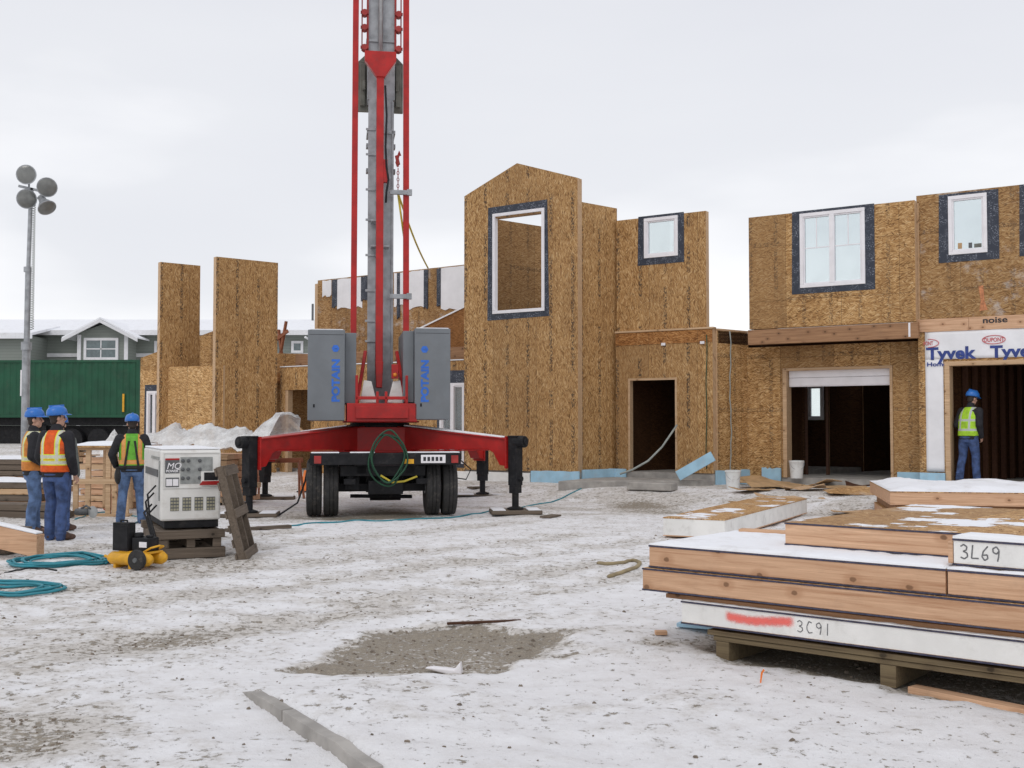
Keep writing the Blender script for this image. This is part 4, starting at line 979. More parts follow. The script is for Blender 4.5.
def flood(px, py, dirv, r=.27):
    c = at(px, py, 32.9); d = Vector(dirv).normalized(); Wl = Tr(c) @ d.to_track_quat('Z','Y').to_matrix().to_4x4()
    mb = MB(); mb.lathe([(.06,-.42),(.10,-.40),(.12,-.2),(r*.75,-.08),(r,.06),(r+.02,.07),(r+.02,.09)], 22)
    s = mb.build('floodlight', M['galv'], lt, Wl, 0, 'auto')
    mb = MB(); mb.lathe([(r-.01,.091),(r*.7,.12),(.02,.13)], 22); mb.build('lens', M['lamp glass'], s, Wl, 0, 'auto')
    a = Wl @ Vector((0,0,-.25)); b = W @ Vector((.0 if px < 36 else .45, 0, zz(190))); mb = MB(); mb.bar(a, b, .05, .04); mb.build('yoke', M['galv'], s, I4)
flood(27,175,(.15,-1,-.05)); flood(47,187,(.45,-1,-.35)); flood(26,199,(.75,-1,-.15)); flood(46,206,(.75,-.55,-1), .25)
# ------------------------------------------------------------------ generator on its skid
dirg = Vector((.985,.17)).normalized()
pF0 = gnd(161.5,557,.0); Yg = 13.35
A = plan(161.5, Yg); B = plan(221.5, Yg-.12); W, L = frame2(A, B); L = .70; gp = A+Vector((math.cos(R(24)),math.sin(R(24))))*.35
# side edge goes back along the line seen at px 143
back = plan(143.5, Yg+1.75)-A; ga = math.atan2((B-A).y, (B-A).x)
gw_ = L; GL = 1.85
Wg = Tr(gp.x, gp.y, gz(gp.x, gp.y)) @ Rz(R(24))   # local: x right, y away, z up
hw2 = L/2
gn = empty('generator', Wg, 'white portable diesel generator with control panel standing on a wooden skid', 'generator')
hw2 = L/2; z0 = .42; z1 = zat(450,Yg)-.0
mb = MB(); mb.box(-hw2, hw2, 0, GL, z0+.02, z1)
gb = mb.build('generator_housing', M['white paint'], gn, Wg, .025)
H = z1-z0; X = lambda f: -hw2+2*hw2*f; Z = lambda f: z0+H*f
def gpart(x0, x1, f0, f1, name, mat, d=.012, parent=None, bev=.003): return MB().box(X(x0), X(x1), -d, -.001, Z(f0), Z(f1)).build(name, M[mat], parent or gb, Wg, bev)
mb = MB(); rect_frame(mb, X(.03), X(.985), Z(.47), Z(.965), .012, -.012, -.001); mb.build('panel_frame', M['white paint'], gb, Wg, .003)
cpn = gpart(.32, .86, .53, .9, 'control_panel', 'panel grey', .006)
for i in range(3):
    for j in range(3):
        MB().lathe([(.022,0),(.022,.012),(.012,.02)], 10, 0, Wg.inverted() @ Wg @ Tr(X(.36+.09*i+(.1 if i == 2 else 0)), -.008, Z(.61+.12*j)) @ UPR).build('gauge', M['dkgrey'], cpn, Wg)
gpart(.66, .98, .51, .70, 'control_box', 'white paint', .03); gpart(.71, .945, .575, .685, 'screen', 'black', .034)
rb = MB(); rb.prism([(X(.63),Z(.51)),(X(.985),Z(.51)),(X(.985),Z(.565)),(X(.68),Z(.565))], -.036, -.031); rb.build('red_band', M['red'], gb, Wg)
mqp = gpart(.07, .305, .68, .86, 'badge', 'dkgrey', .008); gpart(.07, .305, .86, .885, 'badge_band', 'red', .008); lp = gpart(.08, .3, .49, .62, 'rating_plate', 'dkgrey', .006)
gpart(.09,.19,.505,.6,'rating_label','vinyl',.008,lp); gpart(.2,.29,.505,.6,'rating_label','vinyl',.008,lp)
text('lettering', 'MQ', .105, M['vinyl'], mqp, Wg @ Tr(X(.09), -.0095, Z(.74)) @ UPR, .001, 1.0, 0, .25)
text('lettering', 'POWER', .04, M['vinyl'], mqp, Wg @ Tr(X(.085), -.0095, Z(.695)) @ UPR, .001, 1.0, .001)
for k in range(4):
    a = .16+.2*k; v = gpart(a, a+.145, .16, .345, 'vent', 'dkgrey', .004); mb = MB()
    for i in range(4):
        for j in range(3): mb.box(X(a+.145*(j/3)+.006), X(a+.145*((j+1)/3)-.006), -.009, -.005, Z(.165+.046*i), Z(.165+.046*i+.030))
    mb.build('slats', M['beige'], v, Wg)
mb = MB(); mb.box(-hw2-.012, -hw2-.002, .25, GL-.3, Z(.62), Z(.72)); mb.build('side_vent', M['dkgrey'], gb, Wg)
mb = MB(); mb.box(-hw2-.012, -hw2-.002, .12, .9, Z(.86), Z(.9)); mb.box(-hw2-.014, -hw2-.002, .05, .1, Z(.3), Z(.85)); mb.build('side_seam', M['panel grey'], gb, Wg)
mb = MB(); mb.box(-hw2+.01, hw2-.01, .01, GL-.01, z1+.003, z1+.022); mb.build('snow_cover', M['snow'], gb, Wg, .012)
mb = MB(); mb.box(-hw2+.05, hw2-.02, .03, GL-.03, z0-.07, z0+.02); mb.build('base_tray', M['black'], gn, Wg, .006)
mb = MB()
for k, (x, z, y) in enumerate(((-.42,.85,.3),(-.44,.75,.5),(-.47,.6,.7),(-.4,.62,.2))):
    mb.tube([(-hw2-.02,y,z), (-hw2-.12,y-.05,z-.1), (-hw2-.1,y-.15,.45), (-hw2-.05,y-.25-.05*k,.2), (-hw2-.25,y-.2,.03)], .012, 6)
mb.build('cable', M['black'], gn, Wg, 0, True)
mb = MB()
for y in (-.08,.75,1.6): mb.box(-hw2-.05, hw2+.05, y, y+.14, 0, .12)
for x in (-hw2-.0,-.05,hw2-.1): mb.box(x, x+.1, -.05, GL, .122, .23)
mb.box(-hw2-.06, hw2+.04, -.1, .05, .232, .33); mb.box(-hw2-.04, hw2+.06, .8, .95, .232, .33); mb.box(-hw2-.04, hw2+.06, 1.6, 1.75, .232, .33)
for x in (-hw2,hw2-.12): mb.box(x, x+.12, .06, .7, .232, .33)
mb.box(-hw2-.02,-hw2+.08,-.08,.05,.122,.23); mb.box(hw2-.1,hw2,-.08,.05,.122,.23)
mb2 = mb; sk = empty('wooden_skid', Wg, 'stacked timber skid carrying the white generator', 'skid'); mb2.build('timbers', M['grey wood'], sk, Wg, .006)
# leaning pallet
p0 = gnd(247,557); pA_ = Vector((p0.x, p0.y+.15, gz(p0.x,p0.y)))
Wp = Tr(pA_.x+.04, pA_.y, pA_.z) @ Rz(R(95)) @ Rx(R(-14))
pw = empty('wooden_pallet', Wp, 'weathered grey wooden pallet leaning against the generator', 'pallet')
mb = MB(); PWd, PH = .42, 1.14
for x in (-PWd,0,PWd): MB.box(mb, x-.025, x+.025, .022, .11, 0, PH)
mb.build('stringer', M['grey wood'], pw, Wp, .004); 
for k in range(7):
    z = PH*k/6.6; MB().box(-PWd-.04, PWd+.04, .112, .132, z, z+.095).build('deck_board', M['grey wood'], pw, Wp, .003)
for k in range(3):
    z = PH*k/2.25; MB().box(-PWd-.04, PWd+.04, 0, .02, z, z+.11).build('deck_board', M['grey wood'], pw, Wp, .003)
# ------------------------------------------------------------------ compressor and its case
pc = gnd(124,570); Wc = Tr(pc.x, pc.y+.2, gz(pc.x,pc.y)) @ Rz(R(-24)) @ Matrix.Scale(.86,4)
ac = empty('air_compressor', Wc, 'yellow twin tank air compressor with a black wheel on the snow', 'compressor')
for y, zc in ((0,.13),(.26,.13)):
    pr = [(.01,-.36),(.055,-.34),(.085,-.29),(.088,0),(.085,.29),(.055,.34),(.01,.36)]
    MB().lathe(pr, 20, 0, Tr(0,y,zc) @ Ry(R(90))).build('tank', M['yellow'], ac, Wc, 0, 'auto')
mb = MB(); mb.box(-.2, .3, .0, .27, .2, .225); mb.box(-.24, -.2, -.05, .3, .0, .07); mb.box(.02, .06, -.06, .3, 0, .07); mb.tube([(.2,.02,.22),(.32,.02,.28),(.36,.13,.3),(.32,.25,.28),(.2,.25,.22)], .014, 8)
mb.tube([(-.36,.0,.13),(-.43,.0,.15)], .02, 8); mb.build('frame', M['yellow'], ac, Wc, .004)
wl2 = MB().lathe([(.06,-.035),(.125,-.03),(.135,0),(.125,.03),(.06,.035)], 26, 0, Tr(.22,-.12,.135) @ Rx(R(90))).build('wheel', M['rubber'], ac, Wc, 0, 'auto')
MB().lathe([(.06,-.036),(.03,.05)], 16, 0, Tr(.22,-.12,.135) @ Rx(R(90))).build('hub', M['dkgrey'], wl2, Wc, 0, 'auto')
mb = MB(); mb.box(.0, .26, .02, .24, .226, .40); mb.tube([(.05,.1,.4),(.05,.1,.46)], .06, 12); mb.tube([(.2,.13,.4),(.2,.13,.43)], .05, 12); mo = mb.build('motor', M['black'], ac, Wc, .02)
MB().box(.13, .25, .012, .019, .28, .35).build('label_plate', M['vinyl'], mo, Wc)
mb = MB(); mb.box(-.21, .05, -.07, .06, .0, .36); mb.box(-.2, .04, -.078, -.07, .03, .33); mb.tube([(-.14,0,.36),(-.14,0,.385),(-.03,0,.385),(-.03,0,.36)], .012, 6)
Wk = Wc @ Tr(-.08,.06,.226)
tag(mb.build('tool_case', M['black'], None, Wk, .02), 'black upright tool case resting on the yellow compressor', 'case')
# ------------------------------------------------------------------ people
def limb(mb, pts, rad, n=14):
    P = [Vector(p) for p in pts]
    for (a, b), (ra, rb) in zip(zip(P[:-1], P[1:]), zip(rad[:-1], rad[1:])):
        mb.tube([a, a.lerp(b,.33), a.lerp(b,.66), b], [ra, ra+(rb-ra)*.33, ra+(rb-ra)*.66, rb], n)
    for p, r in zip(P, rad): mb.ball(p, r*1.0, 0, n)
def loft(mb, rings, n=24):
    vs = []; fs = []
    for cx, cy, z, rx, ry in rings:
        for k in range(n):
            t = 2*math.pi*k/n; c, s = math.cos(t), math.sin(t); e = .8
            vs.append((cx+rx*math.copysign(abs(c)**e, c), cy+ry*math.copysign(abs(s)**e, s), z))
    for i in range(len(rings)-1):
        for k in range(n): l = (k+1)%n; fs.append((i*n+k,i*n+l,(i+1)*n+l,(i+1)*n+k))
    fs.append(tuple(range(n-1,-1,-1))); fs.append(tuple(range((len(rings)-1)*n, len(rings)*n)))
    mb.add(vs, fs)
def person(label, pos, ang, arms, feet, headyaw=0, headpitch=0, lean=0.0, coat='dark coat', jeans='jeans', vest='vest o', scale=1.0, belt=False, hood=False, shift=0):
    """local: faces +y; arms: {-1/1: (elbow, wrist)}; feet: {-1/1: (x, y, toe angle)}"""
    W = Tr(*pos) @ Rz(ang) @ Matrix.Scale(scale, 4)
    p = empty('person', W, label, 'person', None)
    sh = lambda x, y, z: Vector((x+shift*max(0,(z-.9))/.5, y+lean*max(0,(z-.92))/.5, z))
    HZ = .93; head = sh(0,.02,1.66)+Vector((0,lean*.25,0)); neck = sh(0,0,1.5)
    legs = {}
    for s in (-1,1):
        fx, fy, ta = feet[s]; hip = Vector((s*.095,0,HZ)); an = Vector((fx, fy, .10)); kn = hip.lerp(an,.5)+Vector((0,.035,.02)); legs[s] = (hip, kn, an, ta)
    # body: one continuous surface
    mb = MB()
    limb(mb, [neck, neck.lerp(head,.7)], [.058,.054]); mb.ball(tuple(sh(0,0,1.42)), (.17,.10,.09))
    loft(mb, [(0,0,.9,.15,.10),(sh(0,0,1.1).x,sh(0,0,1.1).y,1.1,.14,.095),(sh(0,0,1.3).x,sh(0,0,1.3).y,1.3,.16,.105),(sh(0,0,1.44).x,sh(0,0,1.44).y,1.44,.13,.08)])
    HM = Tr(head) @ Rz(headyaw) @ Rx(headpitch)
    hv = MB(); hv.ball((0,-.012,.03), (.077,.094,.095)); hv.ball((0,.022,-.055), (.058,.066,.066)); hv.ball((0,.06,-.085), (.03,.024,.022))
    hv.tube([(0,.082,.022),(0,.110,-.022),(0,.088,-.034)], [.010,.017,.012], 8); hv.ball((0,.078,-.058), (.024,.014,.009)); hv.ball((0,.082,.034), (.045,.012,.010))
    for s in (-1,1): hv.ball((s*.078,-.012,-.005), (.012,.022,.034)); hv.ball((s*.04,.062,-.02), (.022,.016,.018))
    mb.add(hv.v, hv.f, 0, HM)
    for s in (-1,1):
        hip, kn, an, ta = legs[s]; limb(mb, [hip, kn, an], [.08,.055,.042]); mb.ball(tuple(an+Vector((0,.06,-.05))), (.04,.11,.04))
        sho = sh(s*.185,0,1.42); el, wr = Vector(arms[s][0]), Vector(arms[s][1]); limb(mb, [sho, el, wr], [.05,.04,.03])
        d = (wr-el).normalized(); side = Vector((s,0,0)); side = (side-d*side.dot(d)); side = side.normalized() if side.length > .1 else Vector((0,1,0)); f = d.cross(side)
        pc_ = wr+d*.055
        q = MB(); Mh = Matrix((( f.x, side.x, d.x, pc_.x),(f.y, side.y, d.y, pc_.y),(f.z, side.z, d.z, pc_.z),(0,0,0,1)))
        q.ball((0,0,0), (.040,.019,.052))
        for k, (o, ln) in enumerate(((-.03,.062),(-.010,.074),(.010,.070),(.029,.055))):
            q.tube([(o,0,.03),(o*1.1,-.006,.03+ln*.45),(o*1.1,-.026,.03+ln*.75),(o*1.1,-.045,.03+ln*.8)], [.0115,.0105,.0095,.008], 8); q.ball((o*1.1,-.045,.03+ln*.8), .008, 0, 8)
        q.tube([(-.03,-.005,-.025),(-.05,-.02,.005),(-.05,-.035,.035)], [.014,.0125,.010], 8); q.ball((-.05,-.035,.035), .010, 0, 8)
        mb.add(q.v, q.f, 0, Mh)
    remesh(mb, 'body', M['skin'], p, W, .0085, 2, .4)
    for s in (-1,1):
        MB().ball(tuple(HM @ Vector((s*.031,.079,.014))), .011, 0, 10).build('eye', M['ink black'], p, W, 0, True)
    # hair, cap of the skull below the hat
    mb = MB(); mb.ball((0,-.022,.03), (.084,.092,.085)); mb.ball((0,-.05,-.035), (.066,.05,.05)); q = MB(); q.add(mb.v, mb.f, 0, HM); remesh(q, 'hair', M['hair'], p, W, .012, 1)
    # trousers
    mb = MB(); loft(mb, [(0,0,.80,.165,.115),(0,-.01,.9,.175,.13),(0,0,1.02,.165,.118)])
    for s in (-1,1):
        hip, kn, an, ta = legs[s]; bk = Vector((0,-.012,0))
        limb(mb, [hip+Vector((0,0,-.03)), hip.lerp(kn,.5)+bk*.5, kn, kn.lerp(an,.45)+bk*1.5, an+Vector((0,.0,-.045))], [.105,.098,.078,.076,.072])
        for k in range(3): mb.ball(tuple(an+Vector((0,.0,.0+.05*k))), (.082-.004*k,.084-.004*k,.016))
    remesh(mb, 'trousers', M[jeans], p, W, .012, 2)
    # boots
    for s in (-1,1):
        hip, kn, an, ta = legs[s]; mb = MB(); mb.ball((0,.11,.048), (.05,.10,.048)); mb.ball((0,-.015,.055), (.044,.06,.055)); mb.tube([(0,-.01,.04),(0,-.01,.15)], .05, 12); mb.ball((0,.045,.075), (.045,.09,.05))
        q = MB(); q.add(mb.v, mb.f, 0, Tr(an.x, an.y, 0) @ Rz(ta)); b = remesh(q, 'boot', M['boot'], p, W, .011, 2)
        for v in b.data.vertices: v.co.z = max(v.co.z, .004)
    # coat
    mb = MB(); c = lambda z: sh(0,0,z)
    rg = [(.86,.185,.135),(.95,.19,.14),(1.06,.188,.142),(1.2,.198,.145),(1.34,.205,.142),(1.43,.185,.12),(1.48,.11,.085),(1.52,.075,.075)]
    loft(mb, [(c(z).x, c(z).y, z, rx, ry) for z, rx, ry in rg])
    for s in (-1,1):
        sho = sh(s*.19,0,1.415); el, wr = Vector(arms[s][0]), Vector(arms[s][1]); limb(mb, [sho, sho.lerp(el,.5), el, el.lerp(wr,.5), wr-(wr-el).normalized()*.005], [.085,.077,.068,.062,.052])
    limb(mb, [tuple(c(1.5)), tuple(c(1.535))], [.078,.075])
    if hood: mb.ball(tuple(c(1.49)+Vector((0,-.07,0))), (.11,.06,.07))
    remesh(mb, 'coat', M[coat], p, W, .012, 3)
    if vest:
        mb = MB(); r2 = [(.93,.204,.156),(1.0,.203,.157),(1.1,.205,.158),(1.22,.211,.16),(1.32,.207,.158),(1.40,.178,.142),(1.46,.14,.113),(1.50,.098,.095)]
        loft(mb, [(c(z).x, c(z).y, z, rx, ry) for z, rx, ry in r2]); remesh(mb, 'safety_vest', M[vest], p, W, .012, 2)
    if belt:
        mb = MB(); loft(mb, [(0,0,.92,.208,.160),(0,0,.98,.208,.160)]); bl = remesh(mb, 'tool_belt', M['leather'], p, W, .012, 1)
        mb = MB(); mb.ball((-.2,.02,.80), (.075,.11,.15)); mb.box(-.25,-.15,-.06,.10,.84,.95); remesh(mb, 'pouch', M['leather'], bl, W, .012, 2)
        mb = MB(); 
        for s in (-1,1): mb.bar((s*.11,-.16,.95), (s*.045,-.150,1.38), .035, .01, 0, (0,1,0))
        mb.build('braces', M['leather'], bl, W)
        MB().tube([(.21,.02,.95),(.22,-.01,.55)], .016, 8).build('hammer', M['grey wood'], bl, W)
    # hard hat
    HH = W @ HM @ Tr(0,-.008,.058)
    mb = MB(); mb.lathe([(.112,-.012),(.119,0),(.117,.03),(.108,.065),(.086,.098),(.05,.116),(.002,.122)], 28, 0, Matrix.Diagonal((1,1.18,1,1)))
    mb.prism([(-.012,.07),(.012,.07),(.012,.128),(-.012,.128)], -.1, .1)
    ht = mb.build('hard_hat', M['hat'], p, HH, 0, 'auto')
    mb = MB(); n = 20; vs = []
    for k in range(n+1):
        a = math.pi*(.08+.84*k/n); c_, s_ = math.cos(a), math.sin(a); vs += [(.115*c_,.135*s_,.004),(.125*c_,(.135+.06*s_)*s_+.005,-.014)]
    m_ = len(vs); vs += [(x,y,z-.005) for x,y,z in vs]; fs = []
    for k in range(n): a = 2*k; fs += [(a,a+1,a+3,a+2),(m_+a,m_+a+2,m_+a+3,m_+a+1),(a+1,m_+a+1,m_+a+3,a+3)]
    mb.add(vs, fs); mb.build('brim', M['hat'], ht, HH, 0, True)
    return p
def ground_pos(px, py):
    q = gnd(px, py); return Vector((q.x, q.y, gz(q.x, q.y)))
UP = lambda s, x, y, z: Vector((s*x, y, z))
# orange vest, back to us, head turned right
person('person in bright orange vest and blue hard hat standing with back turned', ground_pos(55,541), R(-16),
       {-1: (UP(-1,.25,-.03,1.14), UP(-1,.22,.12,.95)), 1: (UP(1,.26,-.03,1.13), UP(1,.22,.10,.92))}, {-1: (-.10,.02,R(15)), 1: (.11,-.03,R(-35))}, R(-35), R(4), .0, 'dark coat', 'jeans2', 'vest o', 1.0)
person('person in black coat under a yellow edged vest, leftmost of the workers', ground_pos(32,534), R(-62),
       {-1: (UP(-1,.25,-.02,1.14), UP(-1,.17,.20,1.02)), 1: (UP(1,.26,-.04,1.14), UP(1,.20,.18,1.0))}, {-1: (-.09,.05,R(10)), 1: (.10,-.03,R(-15))}, R(-12), R(2), .0, 'dark coat', 'jeans', 'vest p', 1.0)
person('person in a grey coat half hidden behind the orange vested worker', ground_pos(58,531), R(-5),
       {-1: (UP(-1,.25,-.02,1.14), UP(-1,.24,.08,.9)), 1: (UP(1,.27,-.04,1.14), UP(1,.28,.03,.88))}, {-1: (-.1,0,R(10)), 1: (.12,-.02,R(-30))}, R(20), 0, .0, 'grey coat', 'jeans2', 'vest m', .95)
person('person with a blue hard hat, green and orange vest and tool belt beside the generator', ground_pos(131,523), R(18),
       {-1: (UP(-1,.31,-.05,1.16), UP(-1,.25,.10,.96)), 1: (UP(1,.29,-.03,1.16), UP(1,.22,.16,1.02))}, {-1: (-.17,.0,R(12)), 1: (.17,.05,R(-12))}, R(5), R(-2), .0, 'dark coat', 'jeans', 'vest m', .97, True)
pe = plan(968,22.9); person('person with a blue hard hat and lime vest walking into the right garage', (pe.x, pe.y, .40), R(-58),
       {-1: (UP(-1,.25,-.02,1.15), UP(-1,.18,.22,1.02)), 1: (UP(1,.25,.0,1.14), UP(1,.2,.12,.92))}, {-1: (-.13,-.12,R(5)), 1: (.12,.08,R(-5))}, R(-12), R(-10), .07, 'dark coat', 'jeans2', 'vest g', 1.03)
# ------------------------------------------------------------------ panel stack at the right
S0 = Vector((1.374,7.72)); SD = Vector((.764,-.645)); SN = Vector((.645,.764)); SA_ = math.atan2(SD.y, SD.x)
def stk(s, n, z): p = S0+SD*s+SN*n; return Tr(p.x, p.y, z) @ Rz(SA_)
def snow_top(parent, W, L, D, z, cover=.5, seed=0, th=.02, fac=1.0, step=.04):
    nu, nv = max(2,int(L/step)), max(2,int(D/step)); mb = MB(); idx = {}
    def hgt(i, j):
        x, y = L*i/nu, D*j/nv; e = min(x, L-x, y, D-y)
        n = noise.fractal(Vector((x*1.6,y*1.6,seed)), 1, 2, 5); q = cover+.5*n
        return max(0, min(1, q*2.2))*th*((.55+.45*sst(0,.06,e)) if th < .06 else (.12+.88*sst(0,.3,e)*(.65+.7*noise.fractal(Vector((x*.9,y*.9,seed+3)),1,2,3))))+.006*noise.noise(Vector((x*14,y*14,seed))) , q
    for j in range(nv+1):
        for i in range(nu+1): h, q = hgt(i, j); idx[i,j] = (len(mb.v), q); mb.v.append((L*i/nu, D*j/nv, z+h))
    keep = set()
    for j in range(nv):
        for i in range(nu):
            k = [idx[i,j], idx[i+1,j], idx[i+1,j+1], idx[i,j+1]]
            if max(a[1] for a in k) > .02: mb.f.append(tuple(a[0] for a in k)); mb.m.append(0); keep.add((i,j))
    # drop the rim down to the panel
    for (i,j) in list(keep):
        for (di,dj,a,b) in ((0,-1,(i,j),(i+1,j)),(0,1,(i+1,j+1),(i,j+1)),(-1,0,(i,j+1),(i,j)),(1,0,(i+1,j),(i+1,j+1))):
            if (i+di,j+dj) not in keep:
                va, vb = idx[a][0], idx[b][0]; k = len(mb.v); mb.v += [(mb.v[va][0],mb.v[va][1],z+.001),(mb.v[vb][0],mb.v[vb][1],z+.001)]
                mb.f.append((va,k,k+1,vb)); mb.m.append(0)
    if mb.f: mb.build('snow_cover', M['snow'], parent, W, 0, True)
M['osb top'] = osb('pale wet strand board', R(30), (1.1,1.12,1.2), 0, .15, .35, True); M['osb edge'] = plain('blue coated board edge', (.05,.05,.085), .7, 0, .4, 20, 60, .1, .3)
def sip(label, W, L, D, T=.155, core='foam', edges=None, cover=.5, seed=1, th=.022, lumber=None, name='wall_panel', group=None, seams=()):
    """two skins of strand board round a core; core or lumber shows on the long face"""
    p = empty(name, W, label, 'wall panel', group); k = .012
    mb = MB(); mb.box(0, L, 0, D, 0, k); mb.box(0, L, 0, D, T-k, T); 
    me_ = mb.build('board_skin', [M['osb top']], p, W)
    em = MB()
    for z in (0,T-k): em.box(-.002, L+.002, -.0025, -.0005, z+.0005, z+k-.0005); em.box(-.0025, -.0005, 0, D, z+.0005, z+k-.0005)
    em.build('edge_coat', M['osb edge'], p, W)
    if core == 'foam':
        MB().box(.004, L-.004, .004, D-.004, k+.0005, T-k-.0005).build('foam_core', M['foam'], p, W)
    else:
        cuts = [0]+list(seams)+[L]
        for a, b in zip(cuts[:-1], cuts[1:]): MB().box(a+.002, b-.002, .002, .04, k+.0005, T-k-.0005).build('edge_board', M[core], p, W, .002)
        MB().box(.002, .04, .042, D-.042, k+.0005, T-k-.0005).build('edge_board', M[core], p, W, .002)
        MB().box(.045, L-.01, .045, D-.01, k+.0005, T-k-.0005).build('foam_core', M['foam'], p, W)
    if cover: snow_top(p, W, L, D, T, cover, seed, th)
    return p
G = 'structural panels stacked on the skid'
LS = 4.2
pal = empty('timber_skid', stk(0,0,0), 'long low timber skid under the stack of panels at lower right', 'skid')
Wk = stk(0,.03,0)
z0 = .0
for s in (0,1.15,2.3,3.4): MB().box(s+.0, s+.1, .0, 1.3, -.03, .105).build('bearer', M['olive wood'], pal, Wk, .004)
for n in (0,.58,1.2): (MB().box(-.02, LS, n, n+.09, .107, .14 if not n else .152).box(-.06, LS, n-.012, n+.09, .144, .178) if not n else MB().box(-.02, LS, n, n+.09, .107, .152)).build('runner', M['olive wood'], pal, Wk, .004)
for k in range(18): MB().box(.02+.23*k, .02+.23*k+.14, .095, 1.3, .154, .178).build('deck_board', M['olive wood'], pal, Wk, .003)
sip_w = sip('white foam edged panel with pink spray mark, lowest on the timber skid', stk(-.256,0,.198), 4.4, 1.2, .158, 'foam', cover=.35, seed=3, th=.012, group=G)
Ww = stk(-.256,0,.198)
def ontop(mb, name, mat, par, W): return mb.build(name, M[mat], par, W)
D3 = {'3': [[(0,.85),(.25,1),(.5,.85),(.45,.62),(.2,.52)],[(.2,.52),(.5,.42),(.55,.18),(.3,0),(0,.1)]],
      'C': [[(.55,.9),(.25,1),(.05,.6),(.05,.3),(.25,.02),(.6,.1)]], '9': [[(.55,.75),(.35,1),(.08,.85),(.1,.6),(.35,.5),(.55,.72),(.5,.3),(.42,0)]],
      '1': [[(.25,1),(.22,0)]], 'L': [[(.15,1),(.05,.08),(.6,.1)]], '6': [[(.5,.98),(.15,.6),(.05,.25),(.25,.0),(.5,.15),(.45,.4),(.12,.35)]]}
def writing(s, parent, W, x0, z0, h, w, lw, y=-.001, step=.8):
    for i, ch in enumerate(s):
        mb = MB(); strokes(mb, D3[ch], lw, x0+i*h*step, z0, h, y, .9); mb.build('handwriting', M['pencil'], parent, W)
# pixel -> length along this panel's front line
def sl_(px, base=-.256):
    k = (px-512)/F; return (k*S0.y-S0.x)/(SD.x-k*SD.y)-base
writing('3C91', sip_w, Ww, sl_(795), .045, .075, 1, .006, .003, .85)
t = NT('spray mark'); o = t.obj(); s = t.xyz(o); pz = t.math('ABSOLUTE', t.math('SUBTRACT', s[2], t.math('ADD', .092, t.math('MULTIPLY', t.math('SINE', t.math('MULTIPLY', s[0], 9.0)), .012))))
a_ = t.math('MULTIPLY', t.math('SUBTRACT', 1.0, t.step(t.math('ADD', pz, t.math('MULTIPLY', t.math('SUBTRACT', t.noise(o, 30, 5), .5), .03)), .004, .045)), .85)
x0_, x1_ = sl_(722), sl_(794)
a_ = t.math('MULTIPLY', a_, t.math('MULTIPLY', t.step(s[0], x0_, x0_+.05), t.math('SUBTRACT', 1.0, t.step(s[0], x1_-.06, x1_))))
sm = t.done((.95,.17,.14), .8, Alpha=a_)
mb = MB(); mb.add([(x0_,.0025,.03),(x1_,.0025,.03),(x1_,.0025,.14),(x0_,.0025,.14)], [(0,1,2,3)]); mb.build('spray_mark', sm, sip_w, Ww)
pk = MB(); pk.box(0, 3.6, 0, .09, 0, .03); 
tag(pk.build('spacer_board', M['firdark'], None, stk(-.4,.03,.360), .003), 'brown spacer board between the white panel and the wooden edged panels', 'board')
sip('lower of the two long wooden edged panels, full length of the stack', stk(-.557,-.03,.405), 4.6, 1.22, .158, 'fir', cover=0, group=G)
Sm = sl_(944, -.52)
sip('upper long wooden edged panel under snow, level with a shorter neighbour', stk(-.52,0,.567), Sm-.005, 1.22, .158, 'fir', cover=.62, seed=9, th=.022, group=G)
sip('short snow dusted wooden edged panel beside the upper long one at the right edge', stk(-.52+Sm+.005,.0,.567), 2.6, 1.22, .158, 'fir', cover=.5, seed=12, th=.02, group=G)
p2 = gnd(785,545,.745); q = Vector((p2.x,p2.y)); dA = math.atan2(-.63,.777)
W2_ = Tr(q.x, q.y, .745) @ Rz(SA_-R(1))
sip('large wooden edged panel with bare strand board top lying on the stack', W2_, 3.2, 2.35, .158, 'fir', cover=-.06, seed=21, th=.014, group=G, seams=())
p3 = gnd(953,565,.745); W3_ = Tr(p3.x, p3.y, .745) @ Rz(SA_-R(4))
s3 = sip('white foam edged panel marked 3L69 under thick snow', W3_, 1.6, .22, .158, 'foam', cover=.9, seed=30, th=.03, group=G)
MB().box(-.03, -.001, .0, .18, .01, .14).build('end_board', M['fir'], s3, W3_, .003)
writing('3L69', s3, W3_, .045, .042, .085, 1, .008, .003, .72)
for nm, s, n, z, L_, lab in (('wood_scrap',-.42,1.12,.727,.45,'short wooden block at the far end of the panel stack'),):
    tag(MB().box(0, L_, 0, .09, 0, .04).build(nm, M['fir'], None, stk(s,n,z) @ Rz(R(8)), .003), lab, 'wood block')
tag(MB().box(-.1,.3,0,.2,0,.03).build('foam_offcut', M['blue foam'], None, stk(-.62,.7,.03) @ Rz(R(12)), .004), 'bluish flat offcut on the snow under the left end of the panel stack', 'offcut')
# foam panel lying behind
a = gnd(663,538); b = gnd(725,541); Wf = Tr(a.x, a.y, .03) @ Rz(math.atan2(b.y-a.y, b.x-a.x)); Lf = (b-a).length
def flat(label, W, L, D, T, cover, seed, th, top, core, name='wall_panel', group=None, run=None):
    p = empty(name, W, label, 'wall panel', group)
    MB().box(0, L, 0, D, T-.014, T).build('board_skin', M[top], p, W); MB().box(0, L, 0, D, 0, .012).build('board_skin', M['fir'], p, W)
    MB().box(.004, L-.004, .004, D-.004, .0125, T-.0145).build('foam_core' if core == 'foam' else 'edge_board', M[core], p, W, .004)
    if cover: snow_top(p, W, L, D, T, cover, seed, th, 1, .08)
    return p
flat('thick white foam panel with strand board top on the ground behind the stack', Wf, Lf, 5.0, .26, -.12, 44, .012, 'osb top', 'foam')
